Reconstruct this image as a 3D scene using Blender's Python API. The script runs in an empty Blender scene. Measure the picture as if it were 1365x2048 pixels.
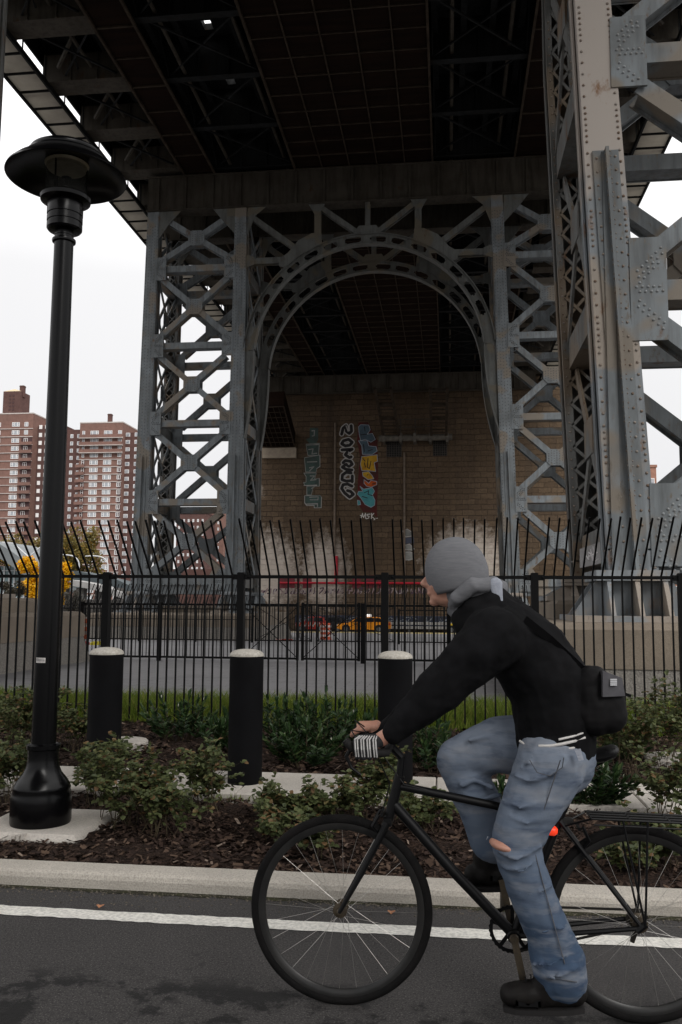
import bpy, bmesh, math, random
from mathutils import Vector, Matrix
R = random.Random(7)
C = bpy.context.scene.collection
S = bpy.context.scene
rad = math.radians

# ---------------------------------------------------------------- camera
H = 1.53
F = 1745.0
YAW, PITCH, ROLL = rad(7.0), rad(5.95), rad(0.35)
fw = Vector((-math.sin(YAW)*math.cos(PITCH), math.cos(YAW)*math.cos(PITCH), math.sin(PITCH)))
rt = Vector((math.cos(YAW), math.sin(YAW), 0)); up = rt.cross(fw)
rt2 = rt*math.cos(ROLL)+up*math.sin(ROLL); up2 = -rt*math.sin(ROLL)+up*math.cos(ROLL)
EYE = Vector((0, 0, H))
cam = bpy.data.cameras.new('camera'); co = bpy.data.objects.new('camera', cam); C.objects.link(co)
co.matrix_world = Matrix(((rt2.x, up2.x, -fw.x, 0), (rt2.y, up2.y, -fw.y, 0), (rt2.z, up2.z, -fw.z, H), (0, 0, 0, 1)))
cam.sensor_fit = 'VERTICAL'; cam.sensor_height = 36; cam.sensor_width = 24
cam.lens = F/2048*36
cam.clip_start = .05; cam.clip_end = 3000
S.camera = co

def at(px, py, Y):
    """point of the world plane y = Y seen at a pixel of the 1365 x 2048 photograph"""
    d = fw*F+rt2*(px-682.5)+up2*(1024-py)
    return EYE+d*(Y/d.y)

# ---------------------------------------------------------------- world and sun
w = bpy.data.worlds.new('World'); S.world = w; w.use_nodes = True
nt = w.node_tree; nt.nodes.clear()
out = nt.nodes.new('ShaderNodeOutputWorld'); bg = nt.nodes.new('ShaderNodeBackground')
sky = nt.nodes.new('ShaderNodeTexSky'); sky.sky_type = 'NISHITA'; sky.sun_disc = False
SUN_EL, SUN_AZ = rad(40), rad(152)
sky.sun_elevation = SUN_EL; sky.sun_rotation = SUN_AZ
tc = nt.nodes.new('ShaderNodeTexCoord'); sep = nt.nodes.new('ShaderNodeSeparateXYZ')
ramp = nt.nodes.new('ShaderNodeValToRGB')
SKYK = 0.1
ramp.color_ramp.elements[0].position = 0.0; ramp.color_ramp.elements[0].color = (.87, .86, .868, 1)
ramp.color_ramp.elements[1].position = 1.0; ramp.color_ramp.elements[1].color = (3.3, 3.25, 3.22, 1)
e = ramp.color_ramp.elements.new(.35); e.color = (1.0, .99, .992, 1)
ns = nt.nodes.new('ShaderNodeTexNoise'); ns.inputs['Scale'].default_value = 2.2; ns.inputs['Detail'].default_value = 4
mr = nt.nodes.new('ShaderNodeMapRange'); mr.inputs['To Min'].default_value = .94/SKYK; mr.inputs['To Max'].default_value = 1.04/SKYK
vm = nt.nodes.new('ShaderNodeVectorMath'); vm.operation = 'SCALE'
mix = nt.nodes.new('ShaderNodeMix'); mix.data_type = 'RGBA'; mix.inputs[0].default_value = .94
L = nt.links.new
L(tc.outputs['Generated'], sep.inputs[0]); L(sep.outputs['Z'], ramp.inputs[0])
L(tc.outputs['Generated'], ns.inputs['Vector']); L(ns.outputs[0], mr.inputs['Value'])
L(ramp.outputs[0], vm.inputs[0]); L(mr.outputs[0], vm.inputs['Scale'])
L(sky.outputs[0], mix.inputs[6]); L(vm.outputs[0], mix.inputs[7])
L(mix.outputs[2], bg.inputs['Color']); bg.inputs['Strength'].default_value = SKYK
L(bg.outputs[0], out.inputs[0])
sl = bpy.data.lights.new('sun', 'SUN'); so = bpy.data.objects.new('sun', sl); C.objects.link(so)
sl.energy = 1.9; sl.angle = rad(30); sl.color = (1, .97, .93)
# direction towards the sun for the sky's rotation convention
sd = Vector((math.sin(SUN_AZ)*math.cos(SUN_EL), math.cos(SUN_AZ)*math.cos(SUN_EL), math.sin(SUN_EL)))
so.rotation_euler = sd.to_track_quat('Z', 'Y').to_euler()
S.view_settings.view_transform = 'Standard'; S.view_settings.look = 'None'
S.view_settings.exposure = 0.0; S.view_settings.gamma = 1
S.render.engine = 'CYCLES'
S.cycles.max_bounces = 6; S.cycles.diffuse_bounces = 3; S.cycles.glossy_bounces = 2
S.cycles.transparent_max_bounces = 4; S.cycles.transmission_bounces = 2

# ---------------------------------------------------------------- materials
def nmat(name):
    m = bpy.data.materials.new(name); m.use_nodes = True
    return m, m.node_tree, m.node_tree.nodes['Principled BSDF']
def noise_fac(nt, scale, detail=4, rough=.6, lo=.35, hi=.65, vec=None, stretch=None):
    t = nt.nodes.new('ShaderNodeTexCoord'); n = nt.nodes.new('ShaderNodeTexNoise')
    n.inputs['Scale'].default_value = scale; n.inputs['Detail'].default_value = detail; n.inputs['Roughness'].default_value = rough
    src = t.outputs['Object']
    if stretch:
        mp = nt.nodes.new('ShaderNodeMapping'); mp.inputs['Scale'].default_value = stretch
        nt.links.new(src, mp.inputs[0]); src = mp.outputs[0]
    nt.links.new(src, n.inputs['Vector'])
    r = nt.nodes.new('ShaderNodeMapRange'); r.inputs['From Min'].default_value = lo; r.inputs['From Max'].default_value = hi
    nt.links.new(n.outputs[0], r.inputs['Value'])
    return r.outputs[0]
def mixc(nt, fac, a, b):
    m = nt.nodes.new('ShaderNodeMix'); m.data_type = 'RGBA'
    if isinstance(fac, (int, float)): m.inputs[0].default_value = fac
    else: nt.links.new(fac, m.inputs[0])
    for i, v in ((6, a), (7, b)):
        if isinstance(v, tuple): m.inputs[i].default_value = (*v, 1)
        else: nt.links.new(v, m.inputs[i])
    return m.outputs[2]
def bump(nt, bs, h, strength=.3, dist=.01):
    b = nt.nodes.new('ShaderNodeBump'); b.inputs['Strength'].default_value = strength; b.inputs['Distance'].default_value = dist
    nt.links.new(h, b.inputs['Height']); nt.links.new(b.outputs[0], bs.inputs['Normal'])
def mat(name, c1, c2=None, scale=3, rough=.6, metal=0, bstr=0, bscale=40, bdist=.01, spec=.3, fine=None, lo=.35, hi=.65, stretch=None, coat=0, em=None):
    m, nt, b = nmat(name)
    col = c1
    if c2 is not None:
        f = noise_fac(nt, scale, lo=lo, hi=hi, stretch=stretch); col = mixc(nt, f, c1, c2)
        if fine:
            f2 = noise_fac(nt, fine[0], lo=.4, hi=.75); col = mixc(nt, f2, col, fine[1])
        nt.links.new(col, b.inputs['Base Color'])
    else: b.inputs['Base Color'].default_value = (*c1, 1)
    b.inputs['Roughness'].default_value = rough; b.inputs['Metallic'].default_value = metal
    b.inputs['Specular IOR Level'].default_value = spec
    if coat: b.inputs['Coat Weight'].default_value = coat; b.inputs['Coat Roughness'].default_value = .08
    if bstr: bump(nt, b, noise_fac(nt, bscale, lo=0, hi=1), bstr, bdist)
    if em: b.inputs['Emission Color'].default_value = (*em[0], 1); b.inputs['Emission Strength'].default_value = em[1]
    return m

def paint(name, base, dirt, rust, rust_amt=.66, tan=None, spec=.3, warm=None):
    """old riveted bridge paint: colour drift, vertical streaks of dirt, rust blooms"""
    m, nt, b = nmat(name)
    f1 = noise_fac(nt, .8, lo=.35, hi=.7); col = mixc(nt, f1, base, dirt)
    f2 = noise_fac(nt, 5, detail=6, lo=.45, hi=.8, stretch=(1, 1, .12)); col = mixc(nt, f2, col, tuple(.55*v for v in dirt))
    if warm:
        fw_ = noise_fac(nt, .55, detail=2, lo=.54, hi=.58); col = mixc(nt, fw_, col, warm)
        f5 = noise_fac(nt, 9, detail=8, rough=.75, lo=.56, hi=.66, stretch=(1, 1, .35)); col = mixc(nt, f5, col, tuple(.7*v for v in warm))
    if tan:
        t = nt.nodes.new('ShaderNodeTexCoord'); sp = nt.nodes.new('ShaderNodeSeparateXYZ'); nt.links.new(t.outputs['Object'], sp.inputs[0])
        n = nt.nodes.new('ShaderNodeTexNoise'); n.inputs['Scale'].default_value = 1.7; nt.links.new(t.outputs['Object'], n.inputs['Vector'])
        ad = nt.nodes.new('ShaderNodeMath'); ad.operation = 'MULTIPLY_ADD'; nt.links.new(n.outputs[0], ad.inputs[0]); ad.inputs[1].default_value = 2.4
        nt.links.new(sp.outputs['Z'], ad.inputs[2])
        r = nt.nodes.new('ShaderNodeMapRange'); r.inputs['From Min'].default_value = tan[1]; r.inputs['From Max'].default_value = tan[1]+.5
        nt.links.new(ad.outputs[0], r.inputs['Value']); col = mixc(nt, r.outputs[0], col, tan[0])
    f3 = noise_fac(nt, 2.1, detail=8, rough=.7, lo=rust_amt, hi=rust_amt+.1, stretch=(1, 1, .5)); col = mixc(nt, f3, col, rust)
    nt.links.new(col, b.inputs['Base Color']); b.inputs['Roughness'].default_value = .62; b.inputs['Specular IOR Level'].default_value = spec
    bump(nt, b, noise_fac(nt, 30, lo=0, hi=1), .15, .004)
    return m

M = {}
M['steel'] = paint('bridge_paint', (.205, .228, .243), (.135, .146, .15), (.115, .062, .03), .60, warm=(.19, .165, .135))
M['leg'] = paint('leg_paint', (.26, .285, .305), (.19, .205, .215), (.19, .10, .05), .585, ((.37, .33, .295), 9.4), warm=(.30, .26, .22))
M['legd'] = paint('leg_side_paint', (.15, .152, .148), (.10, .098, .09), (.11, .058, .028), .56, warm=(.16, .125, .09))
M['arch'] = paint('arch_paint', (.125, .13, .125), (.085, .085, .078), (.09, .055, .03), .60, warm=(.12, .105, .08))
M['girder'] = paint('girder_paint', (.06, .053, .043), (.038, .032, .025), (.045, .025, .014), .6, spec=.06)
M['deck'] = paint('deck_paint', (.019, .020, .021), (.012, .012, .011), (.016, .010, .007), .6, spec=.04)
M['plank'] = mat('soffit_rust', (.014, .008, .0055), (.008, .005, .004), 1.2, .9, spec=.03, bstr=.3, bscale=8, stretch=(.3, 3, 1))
M['rib'] = mat('rib_rust', (.05, .038, .028), (.026, .02, .015), 2, .8, spec=.05)
M['mesh'] = mat('walkway_grating', (.36, .32, .28), (.25, .225, .2), 2.5, .8, bstr=.6, bscale=50)
_m, _nt, _b = M['mesh'], M['mesh'].node_tree, M['mesh'].node_tree.nodes['Principled BSDF']
_tr = _nt.nodes.new('ShaderNodeBsdfTranslucent'); _tr.inputs[0].default_value = (.42, .40, .36, 1); _mx = _nt.nodes.new('ShaderNodeMixShader'); _mx.inputs[0].default_value = .6
_nt.links.new(_b.outputs[0], _mx.inputs[1]); _nt.links.new(_tr.outputs[0], _mx.inputs[2]); _nt.links.new(_mx.outputs[0], _nt.nodes['Material Output'].inputs[0])
M['rivet'] = mat('rivet_paint', (.24, .26, .275), (.18, .18, .175), 6, .5)
M['rivett'] = mat('rivet_rust', (.24, .215, .19), (.13, .08, .05), 5, .5)
M['dot'] = mat('rivet_dark', (.085, .09, .092), None, rough=.6)
M['concrete'] = mat('plinth_concrete', (.27, .225, .175), (.2, .165, .13), 1.3, .9, bstr=.35, bscale=60, fine=(90, (.15, .125, .1)))
M['granite'] = mat('plinth_granite', (.2, .185, .165), (.12, .11, .10), 22, .9, bstr=.8, bscale=35, bdist=.03, fine=(45, (.3, .28, .25)))
M['fence'] = mat('fence_paint', (.004, .004, .0042), None, rough=.55, spec=.12)
M['bollard'] = mat('bollard_paint', (.006, .006, .007), (.004, .004, .0045), 4, .7, spec=.07, bstr=.05, bscale=30)
M['lamp'] = mat('lamp_paint', (.002, .002, .0024), None, rough=.25, spec=.2)
M['cap'] = mat('cap_concrete', (.58, .55, .49), (.46, .43, .38), 9, .9, bstr=.4, bscale=120, fine=(60, (.3, .27, .23)))
M['kerb'] = mat('kerb_concrete', (.53, .49, .43), (.44, .405, .355), 2.2, .9, bstr=.4, bscale=90, fine=(120, (.27, .25, .22)))
M['path'] = mat('path_concrete', (.58, .54, .48), (.48, .445, .40), 1.8, .9, bstr=.3, bscale=110, fine=(70, (.36, .33, .3)))
M['white'] = mat('line_paint', (.84, .82, .76), (.74, .72, .66), 14, .75, bstr=.4, bscale=160, fine=(55, (.45, .44, .41)), spec=.3)

class MB:
    """collects faces; build() links them as one mesh object"""
    def __init__(s): s.v = []; s.f = []
    def add(s, vs, fs):
        n = len(s.v); s.v += [Vector(p) for p in vs]; s.f += [tuple(i+n for i in f) for f in fs]
    def box(s, x0, x1, y0, y1, z0, z1):
        s.add([(x0, y0, z0), (x1, y0, z0), (x1, y1, z0), (x0, y1, z0), (x0, y0, z1), (x1, y0, z1), (x1, y1, z1), (x0, y1, z1)],
              [(0, 3, 2, 1), (4, 5, 6, 7), (0, 1, 5, 4), (1, 2, 6, 5), (2, 3, 7, 6), (3, 0, 4, 7)])
    def bev(s, x0, x1, y0, y1, z0, z1, b):
        """box with chamfered top edge"""
        s.add([(x0, y0, z0), (x1, y0, z0), (x1, y1, z0), (x0, y1, z0), (x0, y0, z1-b), (x1, y0, z1-b), (x1, y1, z1-b), (x0, y1, z1-b),
               (x0+b, y0+b, z1), (x1-b, y0+b, z1), (x1-b, y1-b, z1), (x0+b, y1-b, z1)],
              [(0, 3, 2, 1), (0, 1, 5, 4), (1, 2, 6, 5), (2, 3, 7, 6), (3, 0, 4, 7), (4, 5, 9, 8), (5, 6, 10, 9), (6, 7, 11, 10), (7, 4, 8, 11), (8, 9, 10, 11)])
    def bar(s, p, q, wd, dp, side=(0, 1, 0)):
        """straight bar p-q: dp thick along side, wd across"""
        p, q = Vector(p), Vector(q); d = (q-p).normalized(); sd = Vector(side)
        sd = (sd-d*sd.dot(d)).normalized(); u = d.cross(sd)
        vs = []
        for c in (p, q):
            for a, b in ((-1, -1), (1, -1), (1, 1), (-1, 1)): vs.append(c+u*(a*wd/2)+sd*(b*dp/2))
        s.add(vs, [(0, 1, 2, 3), (7, 6, 5, 4), (0, 4, 5, 1), (1, 5, 6, 2), (2, 6, 7, 3), (3, 7, 4, 0)])
    def prism(s, poly, y0, y1):
        """polygon in (x,z) between planes y0 and y1"""
        n = len(poly)
        vs = [(x, y0, z) for x, z in poly]+[(x, y1, z) for x, z in poly]
        s.add(vs, [tuple(range(n)), tuple(range(2*n-1, n-1, -1))]+[(i, i+n, (i+1) % n+n, (i+1) % n) for i in range(n)])
    def prismx(s, poly, x0, x1):
        """polygon in (y,z) between planes x0 and x1"""
        n = len(poly)
        vs = [(x0, y, z) for y, z in poly]+[(x1, y, z) for y, z in poly]
        s.add(vs, [tuple(range(n)), tuple(range(2*n-1, n-1, -1))]+[(i, i+n, (i+1) % n+n, (i+1) % n) for i in range(n)])
    def tube(s, pts, r, n=8, caps=True, closed=False):
        pts = [Vector(p) for p in pts]; k = len(pts); rs = r if isinstance(r, (list, tuple)) else [r]*k
        prev = None; base = len(s.v); vs = []; fs = []
        for i, p in enumerate(pts):
            if closed: d = pts[(i+1) % k]-pts[i-1]
            else: d = pts[min(i+1, k-1)]-pts[max(i-1, 0)]
            d.normalize()
            if prev is None:
                a = Vector((0, 0, 1)) if abs(d.z) < .9 else Vector((1, 0, 0)); u = d.cross(a).normalized()
            else: u = (prev-d*prev.dot(d)).normalized()
            prev = u; v = d.cross(u)
            for j in range(n):
                t = 2*math.pi*j/n; vs.append(p+(u*math.cos(t)+v*math.sin(t))*rs[i])
        for i in range(k if closed else k-1):
            for j in range(n):
                a = i*n+j; b = i*n+(j+1) % n; a2 = ((i+1) % k)*n+j; b2 = ((i+1) % k)*n+(j+1) % n
                fs.append((a, b, b2, a2))
        if caps and not closed: fs += [tuple(range(n-1, -1, -1)), tuple((k-1)*n+j for j in range(n))]
        s.add(vs, fs)
    def lathe(s, c, prof, n=32, axis='z'):
        c = Vector(c); vs = []; fs = []; k = len(prof)
        for r, h in prof:
            for j in range(n):
                t = 2*math.pi*j/n; a, b = r*math.cos(t), r*math.sin(t)
                vs.append(c+(Vector((a, b, h)) if axis == 'z' else Vector((a, h, b)) if axis == 'y' else Vector((h, a, b))))
        for i in range(k-1):
            for j in range(n): fs.append((i*n+j, i*n+(j+1) % n, (i+1)*n+(j+1) % n, (i+1)*n+j))
        fs += [tuple(range(n-1, -1, -1)), tuple((k-1)*n+j for j in range(n))]
        s.add(vs, fs)
    def ell(s, c, r, n=20, m=12, rot=None):
        c = Vector(c); vs = []; fs = []
        for i in range(m+1):
            ph = math.pi*i/m
            for j in range(n):
                t = 2*math.pi*j/n
                p = Vector((r[0]*math.sin(ph)*math.cos(t), r[1]*math.sin(ph)*math.sin(t), r[2]*math.cos(ph)))
                if rot is not None: p = rot @ p
                vs.append(c+p)
        for i in range(m):
            for j in range(n): fs.append((i*n+j, (i+1)*n+j, (i+1)*n+(j+1) % n, i*n+(j+1) % n))
        s.add(vs, fs)
    def dome(s, p, nrm, r, n=6):
        """rivet head"""
        p = Vector(p); nrm = Vector(nrm).normalized(); a = Vector((0, 0, 1)) if abs(nrm.z) < .9 else Vector((1, 0, 0))
        u = nrm.cross(a).normalized(); v = nrm.cross(u); vs = []; fs = []
        for rr, h in ((1, 0), (.75, .5)):
            for j in range(n):
                t = 2*math.pi*j/n; vs.append(p+(u*math.cos(t)+v*math.sin(t))*r*rr+nrm*h*r)
        vs.append(p+nrm*r*.72)
        for j in range(n):
            k = (j+1) % n; fs += [(j, k, k+n, j+n), (j+n, k+n, 2*n)]
        s.add(vs, fs)
    def quad(s, a, b, c, d): s.add([a, b, c, d], [(0, 1, 2, 3)])
    def build(s, name, m, parent=None, loc=None, smooth=False, angle=35):
        base = Vector(loc) if loc is not None else Vector((0, 0, 0))
        off = base
        if parent is not None:
            root = parent
            while root.parent is not None: root = root.parent
            off = Vector(root.location); base = Vector((0, 0, 0))
        me = bpy.data.meshes.new(name); me.from_pydata([p-off for p in s.v], [], s.f); me.validate(); me.update()
        bm = bmesh.new(); bm.from_mesh(me); bmesh.ops.recalc_face_normals(bm, faces=bm.faces); bm.to_mesh(me); bm.free()
        if m is not None: me.materials.append(m)
        if smooth:
            me.shade_smooth(); me.set_sharp_from_angle(angle=rad(angle))
        o = bpy.data.objects.new(name, me); C.objects.link(o); o.location = base
        if parent is not None: o.parent = parent
        return o
def merge(o, mb, m):
    """add faces (rivet heads) to an object's mesh with their own material"""
    if not mb.v: return
    r_ = o
    while r_.parent is not None: r_ = r_.parent
    off = Vector(r_.location); me = o.data; n = len(me.vertices); k = len(me.polygons)
    vs = [v.co[:] for v in me.vertices]+[(p-off)[:] for p in mb.v]; fs = [tuple(p.vertices) for p in me.polygons]+[tuple(i+n for i in f) for f in mb.f]
    m2 = bpy.data.meshes.new(me.name); m2.from_pydata(vs, [], fs); m2.materials.append(me.materials[0]); m2.materials.append(m)
    m2.polygons.foreach_set('material_index', [0]*k+[1]*(len(fs)-k)); m2.polygons.foreach_set('use_smooth', [False]*k+[True]*(len(fs)-k)); m2.update(); o.data = m2
def tag(o, label=None, cat=None, group=None, kind=None):
    if label: o['label'] = label
    if cat: o['category'] = cat
    if group: o['group'] = group
    if kind: o['kind'] = kind
    return o
def thing(name, loc, label, cat, group=None):
    o = bpy.data.objects.new(name, None); C.objects.link(o); o.location = loc; o.empty_display_size = .2
    return tag(o, label, cat, group)
def copy_tree(o, delta=None, label=None, group=None, parent=None):
    c = o.copy(); C.objects.link(c)
    if parent is not None: c.parent = parent
    if delta is not None: c.location = o.location+Vector(delta)
    if label: c['label'] = label
    if group: c['group'] = group
    for ch in list(o.children): copy_tree(ch, parent=c)
    return c
def struct(name, mb, m, loc=None, smooth=False):
    o = mb.build(name, m, loc=loc, smooth=smooth); o['kind'] = 'structure'; return o

# ground height: level to y = 20, then gently down towards the far street
def gz(y):
    if y < 20: return 0.
    if y < 40: return -(y-20)*.014
    return max(-.28-(y-40)*.0225, -1.5)
# ================================================================ ground
def sheet(ys, x0, x1, dz, nx=1):
    mb = MB()
    for i in range(len(ys)-1):
        a, b = ys[i], ys[i+1]
        mb.quad((x0, a, gz(a)+dz), (x1, a, gz(a)+dz), (x1, b, gz(b)+dz), (x0, b, gz(b)+dz))
    return mb
m, nt, b = nmat('ground_far'); M['far'] = m
b.inputs['Base Color'].default_value = (.09, .085, .08, 1); b.inputs['Roughness'].default_value = .95
struct('ground', sheet([-300, 20, 40, 94.2, 2500], -1800, 1800, -.03), M['far'])
# asphalt
def asphalt():
    m, nt, b = nmat('asphalt')
    f = noise_fac(nt, .9, lo=.3, hi=.7); col = mixc(nt, f, (.050, .0465, .0455), (.039, .0365, .036))
    f = noise_fac(nt, 140, detail=3, lo=.54, hi=.66); col = mixc(nt, f, col, (.12, .112, .105))
    f = noise_fac(nt, 90, detail=3, lo=.55, hi=.64); col = mixc(nt, f, col, (.018, .017, .017))
    # old oil and tyre stains along the near edge of the lane
    t = nt.nodes.new('ShaderNodeTexCoord'); sp = nt.nodes.new('ShaderNodeSeparateXYZ'); nt.links.new(t.outputs['Object'], sp.inputs[0])
    ry = nt.nodes.new('ShaderNodeMapRange'); ry.inputs['From Min'].default_value = 3.75; ry.inputs['From Max'].default_value = 3.55
    nt.links.new(sp.outputs['Y'], ry.inputs['Value'])
    fs = noise_fac(nt, 3.2, detail=8, rough=.75, lo=.50, hi=.56)
    mu = nt.nodes.new('ShaderNodeMath'); mu.operation = 'MULTIPLY'; nt.links.new(ry.outputs[0], mu.inputs[0]); nt.links.new(fs, mu.inputs[1])
    col = mixc(nt, mu.outputs[0], col, (.011, .0105, .0105))
    fs2 = noise_fac(nt, 7, detail=3, lo=.66, hi=.70); col = mixc(nt, fs2, col, (.03, .029, .029))
    nt.links.new(col, b.inputs['Base Color']); b.inputs['Roughness'].default_value = .88; b.inputs['Specular IOR Level'].default_value = .35
    bump(nt, b, noise_fac(nt, 180, detail=3, lo=0, hi=1), .7, .006)
    return m
M['asphalt'] = asphalt()
struct('road', sheet([-6, 4.665], -60, 60, 0), M['asphalt'])
# worn edge line, ragged sides
mb = MB(); xs = [-8+i*.04 for i in range(400)]; prev = None
for x in xs:
    a = 4.225+R.uniform(-.006, .006)+.01*math.sin(x*1.3); c = 4.345+R.uniform(-.005, .005)+.01*math.sin(x*1.3)
    if prev: mb.quad((prev[0], prev[1], .004), (x, a, .004), (x, c, .004), (prev[0], prev[2], .004))
    prev = (x, a, c)
struct('road_marking', mb, M['white'])
# kerb in cast lengths with rounded nose and open joints
mb = MB()
prof = [(4.655, -.05), (4.648, .05), (4.656, .072), (4.675, .084), (4.70, .088), (4.80, .092), (4.808, .085), (4.81, -.05)]
x = -20.73
while x < 20:
    mb.prismx(prof, x, x+2.98); x += 3.0
kerb = struct('kerb', mb, M['kerb'])
mb = MB(); mb.prismx([(4.67, -.04), (4.67, .06), (4.80, .07), (4.80, -.04)], -20, 20); struct('kerb_joint', mb, mat('joint_grit', (.08, .07, .06)))
# grit and moss line in the gutter
mb = MB()
for i in range(2600):
    x = R.uniform(-4, 3.2); y = 4.64-abs(R.gauss(0, .035)); r = R.uniform(.002, .007)
    if R.random() < .2: y = R.uniform(4.4, 4.64)
    mb.dome((x, y, .001), (R.uniform(-.2, .2), R.uniform(-.2, .2), 1), r, 4)
tag(mb.build('gutter_grit', mat('grit', (.16, .14, .11), (.04, .035, .03), 40, .9)), kind='stuff')
mb = MB(); rr = random.Random(8); prev = None; x = -9
while x < 7:
    w_ = .03+rr.random()*.035
    if prev: mb.quad((prev[0], 4.656-prev[1], .003), (x, 4.656-w_, .003), (x, 4.656, .003), (prev[0], 4.656, .003))
    prev = (x, w_); x += .035
struct('gutter_dirt', mb, mat('gutter_dirt', (.022, .02, .012), (.035, .036, .015), 9, .95))
# mulch beds
def mulch_mat():
    m, nt, b = nmat('mulch')
    t = nt.nodes.new('ShaderNodeTexCoord'); mp = nt.nodes.new('ShaderNodeMapping'); mp.inputs['Scale'].default_value = (1, 1.8, 1)
    v = nt.nodes.new('ShaderNodeTexVoronoi'); v.inputs['Scale'].default_value = 42; nt.links.new(t.outputs['Object'], mp.inputs[0]); nt.links.new(mp.outputs[0], v.inputs['Vector'])
    s2 = nt.nodes.new('ShaderNodeSeparateColor'); nt.links.new(v.outputs['Color'], s2.inputs[0])
    col = mixc(nt, s2.outputs[0], (.016, .009, .007), (.055, .033, .023))
    f = noise_fac(nt, 1.5, lo=.4, hi=.6); col = mixc(nt, f, col, mixc(nt, .5, col, (.02, .013, .01)))
    nt.links.new(col, b.inputs['Base Color']); b.inputs['Roughness'].default_value = .95; b.inputs['Specular IOR Level'].default_value = .15
    bump(nt, b, v.outputs['Distance'], 1, .03)
    return m
M['mulch'] = mulch_mat()
def bed(name, y0, y1, x0, x1, z):
    mb = MB(); nx = int((x1-x0)/.12); ny = max(2, int((y1-y0)/.12)); rr = random.Random(3)
    hs = [[z+rr.uniform(-.012, .012)-(0.02 if j in (0, ny) else 0)+.02*math.sin(i*.31+j*.7) for i in range(nx+1)] for j in range(ny+1)]
    vs = [(x0+(x1-x0)*i/nx, y0+(y1-y0)*j/ny, hs[j][i]) for j in range(ny+1) for i in range(nx+1)]
    fs = [(j*(nx+1)+i, j*(nx+1)+i+1, (j+1)*(nx+1)+i+1, (j+1)*(nx+1)+i) for j in range(ny) for i in range(nx)]
    mb.add(vs, fs); o = mb.build(name, M['mulch'], smooth=True, angle=180); o['kind'] = 'structure'; return o
bed('planting_bed', 4.812, 6.60, -9, 7, .055); bed('rear_planting_bed', 7.45, 10.75, -12, 9, .04)
for nm, y0, y1, n, cols in (('bark_mulch', 4.84, 6.58, 15000, 1), ('rear_bark_mulch', 7.5, 10.6, 9000, 1)):
    mb = MB()
    for i in range(n):
        y = R.uniform(y0, y1); x = R.uniform(-.52*y-.4, .36*y+.8); z = .06+R.uniform(-.004, .022); a = R.uniform(0, 6.28); l = R.uniform(.008, .03)*(1 if y < 7 else 1.4); wd = l*R.uniform(.25, .6)
        u = Vector((math.cos(a), math.sin(a), R.uniform(-.5, .5)))*l; v = Vector((-math.sin(a), math.cos(a), R.uniform(-.6, .6)))*wd; c = Vector((x, y, z))
        mb.quad(c-u-v, c+u-v*.6, c+u*.8+v, c-u+v*.8)
    m, nt, b = nmat(nm); g = nt.nodes.new('ShaderNodeNewGeometry'); rp = nt.nodes.new('ShaderNodeValToRGB')
    E_ = rp.color_ramp.elements; E_[0].color = (.018, .011, .009, 1); E_[1].position = .97; E_[1].color = (.10, .065, .045, 1)
    e = E_.new(.6); e.color = (.045, .027, .02, 1); e = E_.new(.99); e.color = (.26, .2, .16, 1)
    nt.links.new(g.outputs['Random Per Island'], rp.inputs[0]); nt.links.new(rp.outputs[0], b.inputs['Base Color']); b.inputs['Roughness'].default_value = .9; b.inputs['Specular IOR Level'].default_value = .2
    tag(mb.build(nm, m), kind='stuff')
# concrete strip between the beds, with slab joints
mb = MB(); x = -9.1
while x < 8:
    mb.bev(x, x+1.49, 6.60, 7.46, -.05, .10, .008); x += 1.5
struct('path', mb, M['path'])
# plaza paving
def paver_mat():
    m, nt, b = nmat('paving')
    t = nt.nodes.new('ShaderNodeTexCoord'); br = nt.nodes.new('ShaderNodeTexBrick'); nt.links.new(t.outputs['Object'], br.inputs['Vector'])
    br.inputs['Scale'].default_value = 1; br.inputs['Brick Width'].default_value = .42; br.inputs['Row Height'].default_value = .21
    br.inputs['Mortar Size'].default_value = .008; br.inputs['Color1'].default_value = (.20, .195, .20, 1); br.inputs['Color2'].default_value = (.145, .142, .148, 1); br.inputs['Mortar'].default_value = (.05, .048, .046, 1)
    f = noise_fac(nt, .35, lo=.35, hi=.7); col = mixc(nt, f, br.outputs[0], (.21, .205, .21))
    f = noise_fac(nt, 60, lo=.5, hi=.8); col = mixc(nt, f, col, (.22, .215, .22))
    nt.links.new(col, b.inputs['Base Color']); b.inputs['Roughness'].default_value = .8
    bump(nt, b, br.outputs['Fac'], -.4, .005)
    return m
M['paving'] = paver_mat()
struct('pavement', sheet([12.45, 20, 40, 76], -60, 40, .02), M['paving'])
mb = MB(); mb.box(-20, 14, 12.30, 12.45, -.1, .06); struct('paving_edging', mb, M['kerb'])
struct('street', sheet([76, 94.2, 130], -200, 160, .0), mat('street_asphalt', (.08, .078, .077), (.06, .058, .057), 1, .9))
mb = MB(); mb.box(-60, 40, 76, 76.25, gz(76)-.1, gz(76)+.12); struct('far_kerb', mb, mat('yellow_kerb', (.5, .38, .08), (.4, .36, .3), 1, .9))
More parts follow.
